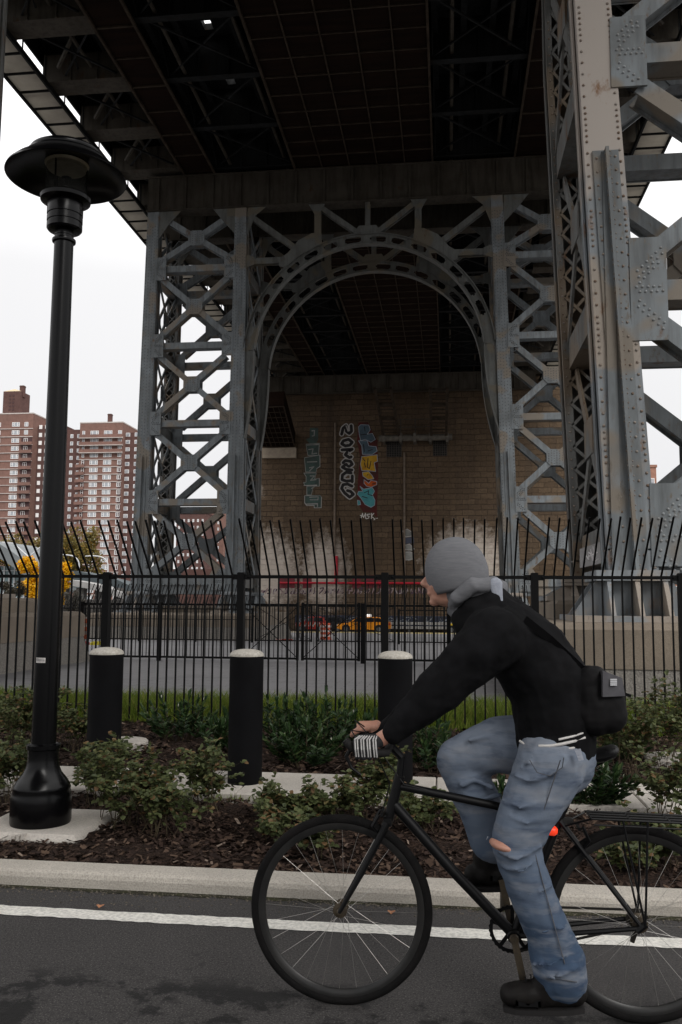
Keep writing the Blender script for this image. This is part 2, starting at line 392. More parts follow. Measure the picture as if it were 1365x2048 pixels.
# grass strip behind the railings
def blades(n, fn, name, m, h0, h1, wd=.004):
    mb = MB()
    for i in range(n):
        x, y, z = fn(); a = R.uniform(0, 6.28); h = R.uniform(h0, h1); ln = Vector((R.gauss(0, .25), R.gauss(0, .25), 1))*h
        u = Vector((math.cos(a), math.sin(a), 0))*wd; c = Vector((x, y, z)); md = c+ln*.55; tp = c+ln+Vector((ln.x, ln.y, -h*.1))*.6
        mb.add([c-u, c+u, md+u*.8, md-u*.8, tp], [(0, 1, 2, 3), (3, 2, 4)])
    o = mb.build(name, m); return tag(o, kind='stuff')
def leafmat(name, c1, c2, c3=None, rough=.5):
    m, nt, b = nmat(name); g = nt.nodes.new('ShaderNodeNewGeometry'); rp = nt.nodes.new('ShaderNodeValToRGB')
    E_ = rp.color_ramp.elements; E_[0].color = (*c1, 1); E_[1].color = (*c2, 1); E_[1].position = .85
    if c3: e = E_.new(.93); e.color = (*c3, 1)
    nt.links.new(g.outputs['Random Per Island'], rp.inputs[0]); nt.links.new(rp.outputs[0], b.inputs['Base Color'])
    b.inputs['Roughness'].default_value = rough; b.inputs['Specular IOR Level'].default_value = .35
    tr = nt.nodes.new('ShaderNodeBsdfTranslucent'); nt.links.new(rp.outputs[0], tr.inputs[0]); mx = nt.nodes.new('ShaderNodeMixShader'); mx.inputs[0].default_value = .25
    nt.links.new(b.outputs[0], mx.inputs[1]); nt.links.new(tr.outputs[0], mx.inputs[2]); nt.links.new(mx.outputs[0], nt.nodes['Material Output'].inputs[0])
    return m
M['grass'] = leafmat('grass_blade', (.085, .135, .010), (.17, .23, .025), (.25, .24, .06), .7)
struct('grass_soil', sheet([10.75, 12.30], -14, 10, .03), mat('soil', (.03, .035, .012)))
blades(26000, lambda: (R.uniform(-6.9, 4.4), R.uniform(10.68, 12.25), .02), 'grass', M['grass'], .20, .36, .006)
blades(3500, lambda: (R.uniform(-6.6, 4.2), 10.55+abs(R.gauss(0, .09)), .03), 'fence_weeds', M['grass'], .06, .2, .005)

# ================================================================ near railing
def tips(x): return [(x, 10.6, 1.86), (x, 10.53, 1.95), (x, 10.0, 2.52)]
fence = thing('metal_fence', (-1, 10.6, 0), 'tall black steel railing with outward-bent picket tips in front of the grass strip', 'fence')
posts = [-6.02, -4.27, -2.54, -.76, 1.02, 2.70, 4.45]
for i, px in enumerate(posts):
    mb = MB(); mb.bev(px-.043, px+.043, 10.555, 10.645, -.05, 1.90, .01); p = mb.build('fence_post', M['fence'], fence)
    mb = MB()
    for zz in (1.845, .02):
        mb.box(px-.12, px-.044, 10.575, 10.625, zz-.035, zz+.03); mb.box(px+.044, px+.12, 10.575, 10.625, zz-.035, zz+.03)
        for sx in (-.095, .095): mb.dome((px+sx, 10.575, zz), (0, -1, 0), .018)
    mb.build('post_bracket', M['fence'], p)
for i in range(len(posts)-1):
    a, b_ = posts[i]+.045, posts[i+1]-.045
    for nm, z0, z1 in (('top_rail', 1.825, 1.865), ('bottom_rail', .0, .04)):
        mb = MB(); mb.box(a, b_, 10.58, 10.62, z0+.02*(nm == 'x'), z1); mb.build(nm, M['fence'], fence)
    n = 15; k0 = a-.045
    for k in range(1, n):
        x = posts[i]+(posts[i+1]-posts[i])*k/n
        x += R.uniform(-.003, .003)
        mb = MB(); r = .0095
        mb.bar((x, 10.6, .03), (x, 10.6, 1.87), 2*r, 2*r); mb.bar((x, 10.6, 1.862), (x, 10.53, 1.935), 2*r, 2*r, (1, 0, 0)); mb.bar((x, 10.535, 1.93), (x+R.uniform(-.01, .01), 9.985+R.uniform(-.015, .015), 2.49+R.uniform(-.015, .015)), 2*r, 2*r, (1, 0, 0))
        mb.build('picket', M['fence'], fence)

# ================================================================ mid and far railings (small in the photo: pickets stay in their panels)
def panel_fence(y, x0, x1, z0, z1, label, name='metal_fence', sp=.1, pst=1.9, tip=True, r=.009, mid=None, gate=False):
    t = thing(name, ((x0+x1)/2, y, z0-.08), label, 'gate' if gate else 'fence')
    n = max(1, round((x1-x0)/pst)); w_ = (x1-x0)/n
    for i in range(n+1):
        if gate and 0 < i < n: continue
        px = x0+i*w_; hw = .05 if not gate else .035
        if gate: px += hw if i == 0 else -hw
        mb = MB(); mb.box(px-hw, px+hw, y-hw, y+hw, z0-.1 if not gate else z0-.02, z1+.03); mb.build('fence_post' if not gate else 'gate_stile', M['fence'], t)
    mb = MB(); mb.box(x0, x1, y-.03, y+.03, z1-.05, z1); mb.build('top_rail', M['fence'], t)
    mb = MB(); mb.box(x0, x1, y-.03, y+.03, z0, z0+.05); mb.build('bottom_rail', M['fence'], t)
    if mid is not None: mb = MB(); mb.box(x0, x1, y-.02, y+.02, mid, mid+.03); mb.build('middle_rail', M['fence'], t)
    mb = MB(); k = round((x1-x0)/sp)
    for i in range(1, k):
        x = x0+(x1-x0)*i/k
        mb.bar((x, y, z0), (x, y, z1), 2*r, 2*r)
        if tip: mb.bar((x, y+.03, z1-.02), (x, y+.5, z1+.52), 2*r, 2*r, (1, 0, 0))
    mb.build('picket_panel', M['fence'], t)
    if gate:
        mb = MB(); mb.bar((x0+.05, y-.02, z0+.05), (x0+(x1-x0)*.99, y-.02, z1-.06), .02, .02); mb.bar((x0+.05, y+.02, z1-.06), (x1-.05, y+.02, z0+.05), .02, .02)
        mb.build('cross_tie', M['fence'], t)
    return t
Y2 = 22.6
def X2(px): return at(px, 1290, Y2).x
panel_fence(Y2, X2(163), X2(478), .06, 1.49, 'black railing with spikes bent away, left of the closed double gate', sp=.1)
panel_fence(Y2, X2(482), X2(598), .06, 1.5, 'left leaf of the black cross-braced double gate between the near plinths', 'metal_gate', gate=True, tip=False, sp=.11, r=.008)
panel_fence(Y2, X2(603), X2(721), .06, 1.5, 'right leaf of the black cross-braced double gate between the near plinths', 'metal_gate', gate=True, tip=False, sp=.11, r=.008)
panel_fence(Y2, X2(726), X2(1075), .06, 1.49, 'black railing with spikes bent away, between the gate and the right plinth', sp=.1)
Y3 = 38.2
def X3(px): return at(px, 1270, Y3).x
panel_fence(Y3, X3(60), X3(505), -.16, 1.25, 'distant black railing running in front of the far left concrete plinth', sp=.13, pst=2.6, r=.011, mid=.75)
panel_fence(Y3, X3(510), X3(625), -.16, 1.4, 'left leaf of the distant black gate in front of the taxi', 'metal_gate', gate=True, tip=False, sp=.13, r=.011)
panel_fence(Y3, X3(632), X3(792), -.16, 1.4, 'right leaf of the distant black gate in front of the taxi', 'metal_gate', gate=True, tip=False, sp=.13, r=.011)
panel_fence(Y3, X3(798), X3(1060), -.16, 1.25, 'distant black railing between the far gate and the far right plinth', sp=.13, pst=2.6, r=.011)

# ================================================================ bollards
def bollard(px, label):
    p = at(px, 1583, 7.02); x, y, z = p.x, 7.02, .10
    t = thing('bollard', (x, y, z), label, 'bollard', 'black bollards along the concrete strip')
    mb = MB(); mb.lathe((x, y, z), [(.137, 0), (.137, 1.0)], 40); mb.build('bollard_body', M['bollard'], t, smooth=True)
    mb = MB(); prof = [(.1385, .997), (.1385, 1.004)]+[(.1385*math.cos(a)**.8, 1.004+.05*math.sin(a)) for a in [i*math.pi/2/9 for i in range(1, 9)]]+[(.002, 1.054)]
    mb.lathe((x, y, z), prof, 40); mb.build('concrete_cap', M['cap'], t, smooth=True, angle=60)
    return t
bollard(205, 'black bollard with rounded concrete top nearest the lamp post, its foot hidden by roses')
bollard(489.5, 'black bollard with rounded concrete top standing clear on the concrete strip, between the other two')
bollard(791, 'black bollard with rounded concrete top partly behind the cyclist\'s sleeve')
# round concrete footings showing in the rear bed
for px, py, yy, lb in ((246, 1482, 8.9, 'round concrete footing in the rear bed just right of the bollard by the lamp'), (1345, 1488, 8.8, 'round pale concrete footing half hidden by shrubs at the right edge')):
    p = at(px, py, yy); mb = MB(); mb.lathe((p.x, yy, 0), [(.26, 0), (.26, .09), (.245, .105)], 28)
    tag(mb.build('concrete_footing', M['path'], loc=(p.x, yy, 0), smooth=True), lb, 'footing', 'round footings in the rear bed')

# ================================================================ lamp post
lx, ly = -2.63, 5.55
lamp = thing('street_lamp', (lx, ly, .06), 'glossy black lamp post with a wide brimmed shade on a square concrete pad', 'street lamp')
mb = MB(); mb.bev(lx-.36, lx+.38, ly-.3, ly+.42, -.03, .105, .035)
for i in range(3): mb.box(lx-.04+i*.03, lx-.02+i*.03, ly-.305, ly-.2, .03, .098+.004*i)
pad = mb.build('concrete_pad', M['path'], lamp)
mb = MB(); mb.lathe((lx, ly, .10), [(.187, 0), (.192, .02), (.192, .15), (.188, .19), (.178, .215), (.182, .225), (.176, .245), (.15, .285), (.122, .32), (.105, .36), (.097, .41), (.098, .47), (.108, .475), (.108, .5), (.094, .505), (.08, .51)], 44)
mb.build('lamp_base', M['lamp'], lamp, smooth=True, angle=50)
mb = MB(); mb.lathe((lx, ly, .6), [(.079, 0), (.064, 3.42)], 36); mb.build('pole', M['lamp'], lamp, smooth=True)
mb = MB(); mb.lathe((lx, ly, 4.0), [(.064, 0), (.078, .005), (.08, .015), (.078, .025), (.064, .03), (.061, .034), (.061, .05), (.065, .052), (.065, .062), (.061, .064), (.061, .08), (.11, .088), (.119, .10),
      (.119, .135), (.114, .138), (.114, .146), (.120, .149), (.120, .185), (.115, .188), (.115, .196), (.121, .199), (.121, .275), (.118, .285), (.14, .29), (.168, .30), (.172, .325), (.155, .34), (.13, .345)], 40)
mb.build('lamp_collar', M['lamp'], lamp, smooth=True, angle=30)
def glassm(name, col, rough=.1):
    m, nt, b = nmat(name); b.inputs['Base Color'].default_value = (*col, 1); b.inputs['Roughness'].default_value = rough; b.inputs['Alpha'].default_value = .45
    return m
mb = MB(); mb.lathe((lx, ly, 4.34), [(.14, 0), (.14, .22)], 40); mb.build('lamp_glass', glassm('smoked_glass', (.03, .03, .028)), lamp, smooth=True)
mb = MB(); mb.lathe((lx, ly, 4.34), [(.03, 0), (.03, .06), (.012, .07), (.012, .12), (.035, .125), (.035, .135)], 16)
for a in range(3): t_ = a*2.09+.4; mb.tube([(lx+.135*math.cos(t_), ly+.135*math.sin(t_), 4.34), (lx+.135*math.cos(t_), ly+.135*math.sin(t_), 4.57)], .006, 6)
mb.build('lamp_holder', M['lamp'], lamp, smooth=True)
mb = MB(); mb.lathe((lx, ly, 4.535), [(.13, 0), (.15, .035), (.1, .055), (.05, .06)], 32); mb.build('lamp_lens', mat('amber_lens', (.42, .38, .27), (.3, .26, .17), 9, .3), lamp, smooth=True)
mb = MB(); oz = 4.50
mb.lathe((lx, ly, oz), [(.17, .075), (.28, .055), (.36, .015), (.402, -.03), (.408, -.027), (.402, -.012), (.36, .03), (.31, .065), (.28, .078), (.284, .094), (.278, .106), (.25, .116), (.255, .134), (.25, .148), (.22, .168), (.17, .188), (.09, .204), (.05, .207), (.05, .22), (.01, .223)], 64)
mb.build('lamp_shade', M['lamp'], lamp, smooth=True, angle=40)
mb = MB()
for k in range(12):
    a0 = -2.15+k*.075; z0 = 1.13
    pts = []
    for a in (a0, a0+.075): pts.append((lx+.0785*math.cos(a), ly+.0785*math.sin(a)))
    mb.quad((*pts[0], z0), (*pts[1], z0), (*pts[1], z0+.033), (*pts[0], z0+.033))
st = mb.build('paper_sticker', mat('sticker_paper', (.6, .58, .55), (.5, .47, .45), 40, .7), lamp)
mb = MB()
for k in range(26):
    a = -2.1+k*.031; zz = 1.140+R.uniform(0, .013)
    if R.random() < .75: mb.quad(*[(lx+.0795*math.cos(a+da), ly+.0795*math.sin(a+da), zz+dz) for da, dz in ((0, 0), (.018, .001), (.018, .004), (0, .003))])
    mb.quad(*[(lx+.0795*math.cos(a+da), ly+.0795*math.sin(a+da), 1.138+dz) for da, dz in ((0, 0), (.007, 0), (.01+R.uniform(-.01, .01), .02), (.003, .02))])
mb.build('sticker_writing', mat('ink', (.03, .03, .04)), st)
# curled leaves on the road
for px, py, lb in ((201, 1812, 'curled tan leaf lying on the white-line edge left of the front wheel'), (783, 1824, 'orange-brown leaf in the gutter seen through the front wheel')):
    d = at(px, py, 1.0)-EYE; k = (.01-H)/d.z; p = EYE+d*k; mb = MB()
    pts = [(0, -.035), (.02, -.02), (.045, -.015), (.028, .0), (.04, .02), (.015, .018), (0, .035), (-.012, .016), (-.038, .02), (-.024, 0), (-.042, -.012), (-.018, -.018)]
    vs = [(p.x, p.y, .015)]+[(p.x+a*.5, p.y+b_*.5, .005+.012*abs(a)/.04) for a, b_ in pts]; n = len(pts)
    mb.add(vs, [(0, 1+i, 1+(i+1) % n) for i in range(n)])
    tag(mb.build('fallen_leaf', mat('dead_leaf', (.42, .2, .1), (.3, .13, .07), 60, .7), loc=(p.x, p.y, 0)), lb, 'leaf', 'fallen leaves on the road')
# ================================================================ bridge towers
CX = -4.0; ZT = 22.2
NODES = [2.58, 6.62, 10.72, 14.84, 19.0]
TD = 3.75                                     # distance between front and rear plane of a tower
def lerp(z, a, b): t = (z-2.0)/20.0; return b+(a-b)*t
NEAR = [True]
def leg_edges(kind, z, s=1):
    """x of the two edges of a front plate (right-hand legs; the left ones are mirrored about CX)"""
    if kind == 'out': return lerp(z, 7.12, 7.28), lerp(z, 7.75, 8.08)
    if NEAR[0] and s < 0: return lerp(z, 2.46, 2.56), lerp(z, 3.05, 3.3)
    if NEAR[0]:
        k = min(1, (z-2)/11.); k2 = max(0, (z-13)/11.)
        return 2.52-.36*k-.05*k2, 3.28-.56*k-.12*k2
    if s > 0: return lerp(z, 2.28, 2.76), lerp(z, 2.88, 3.50)
    return lerp(z, 2.38, 2.28), lerp(z, 2.98, 3.18)
def mir(x, s): return x if s > 0 else 2*CX-x

def slot_band(mb, xc, zc, r0, r1, a0, a1, y, holes, hw, hr, na=None):
    """curved plate between two radii with round-ended slots left open"""
    st = rad(.7); n = max(2, int((a1-a0)/st)); m_ = 10
    vs = []; fs = []
    for i in range(n+1):
        a = a0+(a1-a0)*i/n
        for j in range(m_+1):
            r = r0+(r1-r0)*j/m_; vs.append((xc+r*math.cos(a), y, zc+r*math.sin(a)))
    rm = (r0+r1)/2
    for i in range(n):
        a = a0+(a1-a0)*(i+.5)/n
        for j in range(m_):
            r = r0+(r1-r0)*(j+.5)/m_; skip = False
            for h in holes:
                s_ = abs(a-h)*rm; dx = max(0, s_-hw)
                if dx*dx+(r-rm)**2 < hr*hr: skip = True; break
            if not skip: fs.append((i*(m_+1)+j, (i+1)*(m_+1)+j, (i+1)*(m_+1)+j+1, i*(m_+1)+j+1))
    mb.add(vs, fs)

def make_tower(y0, zb, near):
    NEAR[0] = near
    t = thing('bridge_tower', (CX, y0+TD/2, zb), 'nearer riveted steel bridge tower, its huge leg crossing the right side of the photo' if near else 'farther steel bridge tower with lattice legs joined by a round arch', 'bridge tower', 'steel towers carrying the bridge')
    st = M['steel']
    Zbot = 2.0
    for py, pl in ((y0, 0), (y0+TD, 1)):
        for s in (-1, 1):
            for kind in ('out', 'in'):
                if near and s > 0 and kind == 'out' and pl == 9: continue
                mb = MB(); dp = .62
                zs = [Zbot+(23.9-Zbot)*i/12 for i in range(13)]
                eL = [leg_edges(kind, z, s) for z in zs]
                def plate(fy, u0, u1):
                    mb.prism([(mir(e[0]+(e[1]-e[0])*u0, s), z) for e, z in zip(eL, zs)]+[(mir(e[0]+(e[1]-e[0])*u1, s), z) for e, z in reversed(list(zip(eL, zs)))], fy, fy+.03)
                if pl == 0: plate(py-.02, 0, 1)
                else: plate(py-.02, 0, .22); plate(py-.02, .78, 1)
                plate(py+dp, 0, 1)
                if pl == 1:
                    z = Zbot; q = 0
                    while z < 21.5:
                        e, e2 = leg_edges(kind, z, s), leg_edges(kind, z+.45, s)
                        mb.bar((mir(e[0]+.12, s), py-.01, z), (mir(e2[1]-.12, s), py-.01, z+.45), .06, .02); mb.bar((mir(e[1]-.12, s), py-.03, z), (mir(e2[0]+.12, s), py-.03, z+.45), .06, .02); z += .45; q += 1
                # side webs set between the plates
                for e in (0, 1):
                    sg = (1 if e == 0 else -1)*s
                    for z0_, z1_ in ((Zbot, 13.0), (13.0, 23.9)):
                        a, b_ = leg_edges(kind, z0_, s)[e], leg_edges(kind, z1_, s)[e]
                        mb.bar((mir(a, s)+sg*.07, py+.31, z0_), (mir(b_, s)+sg*.07, py+.31, z1_), .03, .60)
                        for fy in (py+.014, py+dp-.144):
                            mb.bar((mir(a, s)+sg*.02, fy+.065, z0_), (mir(b_, s)+sg*.02, fy+.065, z1_), .03, .13)
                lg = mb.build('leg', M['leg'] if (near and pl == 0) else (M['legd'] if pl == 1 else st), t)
                if near and s > 0 and kind == 'in' and pl == 0: lg['label'] = 'huge riveted leg with tan upper cover plate'
                # doubled stiffener angle on the lower half of the front plates
                if pl == 0:
                    mb = MB(); zt = 9.0
                    for (u0, u1, pr) in ((-.21, .21, .035), (-.02, .035, .17)):
                        def mid(z): e = leg_edges(kind, z, s); return (e[0]+e[1])/2+.02
                        pa = [(mir(mid(2.0)+u0, s), 2.0), (mir(mid(2.0)+u1, s), 2.0), (mir(mid(zt)+u1, s), zt), (mir(mid(zt)+u0, s), zt)]
                        mb.prism(pa, py-.02-pr, py-.021)
                    mb.box(min(mir(mid(zt)-.06, s), mir(mid(zt)+.09, s)), max(mir(mid(zt)-.06, s), mir(mid(zt)+.09, s)), py-.08, py-.03, 2.0, zt-.02)
                    if near or True: mb.build('stiffener_angle', st, t)
                # rivets
                mb = MB()
                if near and s > 0 and pl == 0 and kind == 'in':
                    z = 1.98
                    k = 0
                    while z < 12.6:
                        e = leg_edges(kind, z, s)
                        mb.dome((e[0]+.055, py-.02, z), (0, -1, 0), .027); mb.dome((e[1]-.06, py-.02, z+.03), (0, -1, 0), .027)
                        if k % 9 in (0, 1, 2): mb.dome((e[0]+.055, py-.02, z+.1), (0, -1, 0), .027); mb.dome((e[1]-.06, py-.02, z+.13), (0, -1, 0), .027)
                        z += .2; k += 1
                    z = 2.05
                    while z < 8.95:
                        mx_ = sum(leg_edges(kind, z, s))/2+.02
                        mb.dome((mx_-.15, py-.055, z), (0, -1, 0), .025); mb.dome((mx_+.15, py-.055, z+.02), (0, -1, 0), .025)
                        mb.dome((mx_-.02, py-.14, z+.1), (-1, 0, 0), .022); mb.dome((mx_-.02, py-.14, z+.02), (-1, 0, 0), .022)
                        mb.dome((mx_+.065, py-.08, z+.1), (0, -1, 0), .014); mb.dome((mx_+.065, py-.08, z+.02), (0, -1, 0), .014)
                        z += .235
                    merge(lg, mb, M['rivett'])
                elif near and s > 0 and kind == 'in':
                    z = 1.98
                    while z < 14:
                        e = leg_edges(kind, z, s); mb.dome((e[0]+.06, py-.02, z), (0, -1, 0), .024, 5); mb.dome((e[1]-.06, py-.02, z), (0, -1, 0), .024, 5); z += .19
                    merge(lg, mb, M['rivett'])
                elif not near and pl == 0:
                    z = 2.1
                    while z < 21.4:
                        e = leg_edges(kind, z, s)
                        for q in range(5): mb.dome((mir(e[0]+.05+(e[1]-e[0]-.1)*q/4, s), py-.021, z+.04*(q % 2)), (0, -1, 0), .03, 4)
                        z += .17
                    merge(lg, mb, M['dot'])
        # horizontals, X braces and gussets between inner and outer leg
        for s in (-1, 1):
            for ni, z in enumerate(NODES):
                e = leg_edges('in', z, s); o_ = leg_edges('out', z, s)
                mb = MB()
                yy = py+.05
                mb.box(min(mir(e[1]-.05, s), mir(o_[0]+.05, s)), max(mir(e[1]-.05, s), mir(o_[0]+.05, s)), yy, yy+.05, z-.17, z+.17)
                mb.box(min(mir(e[1]-.05, s), mir(o_[0]+.05, s)), max(mir(e[1]-.05, s), mir(o_[0]+.05, s)), yy+.5, yy+.55, z-.17, z+.17)
                mb.box(min(mir(e[1]-.04, s), mir(o_[0]+.04, s)), max(mir(e[1]-.04, s), mir(o_[0]+.04, s)), yy+.05, yy+.5, z-.155, z-.13)
                x_ = e[1]+.6
                mb.build('cross_beam', st, t)
                for (k0, sg) in ((e[1], 1), (o_[0], -1)):
                    mb = MB(); hh = (.62 if ni == 2 else .86) if near else .62
                    gw = .50
                    if ni == 0: poly = [(k0-sg*.08, z-.45), (k0+sg*.8, z-.45), (k0+sg*.8, z+.25), (k0+sg*.6, z+hh), (k0-sg*.08, z+hh)]
                    else: poly = [(k0-sg*.08, z-hh), (k0+sg*gw, z-hh), (k0+sg*gw, z+hh), (k0-sg*.08, z+hh)]
                    mb.prism([(mir(x, s), zz) for x, zz in poly], py-.045, py+.008)
                    g = mb.build('gusset_plate', st, t)
                    if pl == 0 and not (near and s < 0):
                        mb = MB()
                        for a in range(6):
                            for (fx, fz) in (((a*.075), .30+a*.075), ((a*.075)+.02, .20+a*.075), ((a*.075)+.03, .10+a*.08), ((a*.075), -.30-a*.075), ((a*.075)+.02, -.20-a*.075), (a*.09-.02, .03), (.03+a*.09, -.05)):
                                if abs(fz) > hh-.06 or fx > .40: continue
                                mb.dome((mir(k0+sg*(.04+fx), s), py-.045, z+fz), (0, -1, 0), .027 if near else .034, 6 if near else 4)
                        merge(g, mb, M['rivet'] if near else M['dot'])
            # X braces per panel
            for ni in range(len(NODES)):
                za = NODES[ni]; zb_ = NODES[ni+1] if ni+1 < len(NODES) else 22.3
                zm = (za+zb_)/2; ei = leg_edges('in', zm, s); eo = leg_edges('out', zm, s); xm = (ei[1]+eo[0])/2
                dz = .55
                top = zb_-dz if ni+1 < len(NODES) else zb_-.5
                for (xa, zz) in ((ei[1]+.3, za+dz), (eo[0]-.3, za+dz), (ei[1]+.3, top), (eo[0]-.3, top)):
                    mb = MB()
                    for off in (.0, .42):
                        mb.bar((mir(xa, s), py+.08+off, zz), (mir(xm, s), py+.08+off, zm), .30, .05)
                    mb.bar((mir(xa, s), py+.3, zz-.1), (mir(xm, s), py+.3, zm-.1), .03, .44)
                    mb.build('diagonal_brace', st, t)
                mb = MB(); a, b_ = .44, .40
                poly = [(-a, -b_*.5), (-a*.6, -b_), (a*.6, -b_), (a, -b_*.5), (a, b_*.5), (a*.6, b_), (-a*.6, b_), (-a, b_*.5)]
                mb.prism([(mir(xm, s)+x, zm+z_) for x, z_ in poly], py+.02, py+.045); mb.prism([(mir(xm, s)+x, zm+z_) for x, z_ in poly], py+.555, py+.58)
                # web of the crossing
                mb.box(mir(xm, s)-.34, mir(xm, s)+.34, py+.0451, py+.5549, zm-.35, zm-.32)
                g = mb.build('gusset_plate', st, t)
                if pl == 0 and not (near and s < 0):
                    mb = MB()
                    for i in range(6):
                        for j in range(6):
                            x_, z_ = -.33+i*.13, -.3+j*.12
                            if abs(x_)+abs(z_) < .62: mb.dome((mir(xm, s)+x_, py+.02, zm+z_+.03*(i % 2)), (0, -1, 0), .03, 4)
                    merge(g, mb, M['dot'] if not near else M['rivet'])
        # arch: ribs, springing bands, spandrel truss and crowning plate girder
        R1, R0 = 6.42, 5.91; zc = 14.05; am = M['arch']
        if not near:
         mb = MB(); holes = [rad(90+d) for d in (-68, -57.5, -47, -36, -25.5, -15, -5, 7, 18, 28.5, 39, 49.5, 60, 70)]
         slot_band(mb, CX, zc, R0, R1, rad(4), rad(176), py+.1, holes, .27, .135)
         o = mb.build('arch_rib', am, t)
         so_ = o.modifiers.new('thickness', 'SOLIDIFY'); so_.thickness = .03
        mb = MB()
        for (ra, rb) in ((R0-.04, R0), (R1, R1+.04)) if not near else ():
            n = 90; vs = []; fs = []
            for i in range(n+1):
                a = rad(5)+(math.pi-rad(10))*i/n
                for (r_, y_) in ((ra, py-.02), (rb, py-.02), (rb, py+.42), (ra, py+.42)): vs.append((CX+r_*math.cos(a), y_, zc+r_*math.sin(a)))
            for i in range(n):
                for j in range(4): fs.append((i*4+j, (i+1)*4+j, (i+1)*4+(j+1) % 4, i*4+(j+1) % 4))
            mb.add(vs, fs)
        if not near:
            for s in (-1, 1):
                cv = [(R0+(.40 if s < 0 else .72)*(q/8)**2, zc+.45-4.6*q/8) for q in range(9)]
                for (a0, z0_), (a1, z1_) in zip(cv, cv[1:]):
                    mb.prism([(CX+s*(a0-.04), z0_), (CX+s*a0, z0_), (CX+s*a1, z1_), (CX+s*(a1-.04), z1_)], py-.018, py+.418)
                mb.prism([(CX+s*a0, z0_) for a0, z0_ in cv]+[(CX+s*(6.40 if s < 0 else 6.68), cv[-1][1]), (CX+s*6.40, zc+.45)], py+.1, py+.13)
            mb.build('arch_flange', am, t, smooth=True)
        mb = MB()
        def arcz(x, r=R1): return zc+math.sqrt(r*r-(x-CX)**2)
        bars = [((CX, arcz(CX)), (CX, ZT), .26)]
        for s in (-1, 1):
            xv = CX+s*2.6
            bars += [((xv, arcz(xv)-.02), (xv, ZT), .34), ((CX+s*.55, arcz(CX)+.1), (xv-s*.1, ZT-.15), .26), ((CX+s*3.5, arcz(CX+s*3.3)+.12), (CX+s*6.35, ZT-.35), .28), ((CX+s*4.0, 19.25), (CX+s*6.4, 19.25), .32)]
        for (a, b_, wd) in bars:
            for off in (.05, .35): mb.bar((a[0], py+off, a[1]), (b_[0], py+off, b_[1]), wd, .04)
            mb.bar((a[0], py+.2, a[1]), (b_[0], py+.2, b_[1]), .03, .3)
        mb.build('spandrel_truss', am, t)
        mb = MB()
        def gus(pts): q_ = MB(); q_.prism(pts, py+.0, py+.025); q_.build('gusset_plate', am, t)
        gus([(CX-.75, arcz(CX-.7)), (CX-.45, arcz(CX)+.42), (CX+.45, arcz(CX)+.42), (CX+.75, arcz(CX+.7))])
        for s in (-1, 1):
            q = lambda x, z: (CX+s*x, z)
            gus([q(2.35, arcz(CX+2.4)), q(2.4, 20.6), q(2.9, 20.6), q(3.6, 20.25), q(4.15, 19.6), q(4.6, 19.3), q(4.6, 18.9), q(4.3, arcz(CX+4.3)), q(3.4, arcz(CX+3.4))])
            gus([q(2.2, ZT), q(2.5, 21.6), q(2.75, 21.6), q(3.1, ZT)])
            gus([q(6.32, 20.6), q(5.9, 21.7), q(5.3, ZT), q(6.32, ZT)]); gus([q(6.35, 18.9), q(5.9, 19.05), q(5.9, 19.45), q(6.35, 19.6)])
            gus([q(6.92, 20.7), q(7.6, 21.45), q(8.2, ZT), q(6.92, ZT)]); gus([q(11.15, 20.6), q(10.6, 21.4), q(9.9, ZT), q(11.15, ZT)])
        # crowning plate girder
        mb = MB(); xl, xr = CX-11.75, CX+11.75
        mb.box(xl, xr, py-.06, py-.024, ZT, 24.0); mb.box(xl, xr, py+.55, py+.6, ZT, 24.0)
        for zz in (ZT-.04, 24.0): mb.box(xl-.05, xr+.05, py-.18, py+.75, zz, zz+.05)
        x = xl+.6
        while x < xr: mb.box(x-.05, x+.05, py-.14, py-.06, ZT+.02, 23.98); x += 1.48
        mb.build('plate_girder', M['girder'], t)
    # bracing between the two planes
    for s in (-1, 1):
        for kind in ('in', 'out'):
            yf, yr = y0+.62, y0+TD
            for ni, z in enumerate(NODES):
                e = leg_edges(kind, z, s); xm = mir((e[0]+e[1])/2, s); mb = MB()
                mb.box(xm-.21, xm-.186, yf, yr, z-.3, z+.3); mb.box(xm+.186, xm+.21, yf, yr, z-.3, z+.3); mb.box(xm-.186, xm+.186, yf, yr, z-.3, z-.27)
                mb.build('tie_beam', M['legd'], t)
                za = z; zb_ = NODES[ni+1] if ni+1 < len(NODES) else 22.3
                for dx in (-.24, .24):
                    mb = MB(); xm2 = xm+dx; zm = (za+zb_)/2; ym = (yf+yr)/2
                    mb.bar((xm2, yf, za+.3), (xm2, yr, zb_-.3), .22, .05, (1, 0, 0)); mb.bar((xm2+.03, yr, za+.3), (xm2+.03, yf, zb_-.3), .22, .05, (1, 0, 0))
                    mb.prismx([(ym-.45, zm-.35), (ym+.45, zm-.35), (ym+.45, zm+.35), (ym-.45, zm+.35)], xm2-.04, xm2-.015)
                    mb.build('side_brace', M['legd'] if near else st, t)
    # soffit frames between the two arch ribs
    mb = MB()
    for k in range(0 if near else 13):
        a = rad(10+k*13.33)
        for r_ in (5.98, 6.38): mb.bar((CX+r_*math.cos(a), y0+.42, 14.05+r_*math.sin(a)), (CX+r_*math.cos(a), y0+TD, 14.05+r_*math.sin(a)), .09, .09)
    if not near: mb.build('arch_bracing', M['arch'], t)
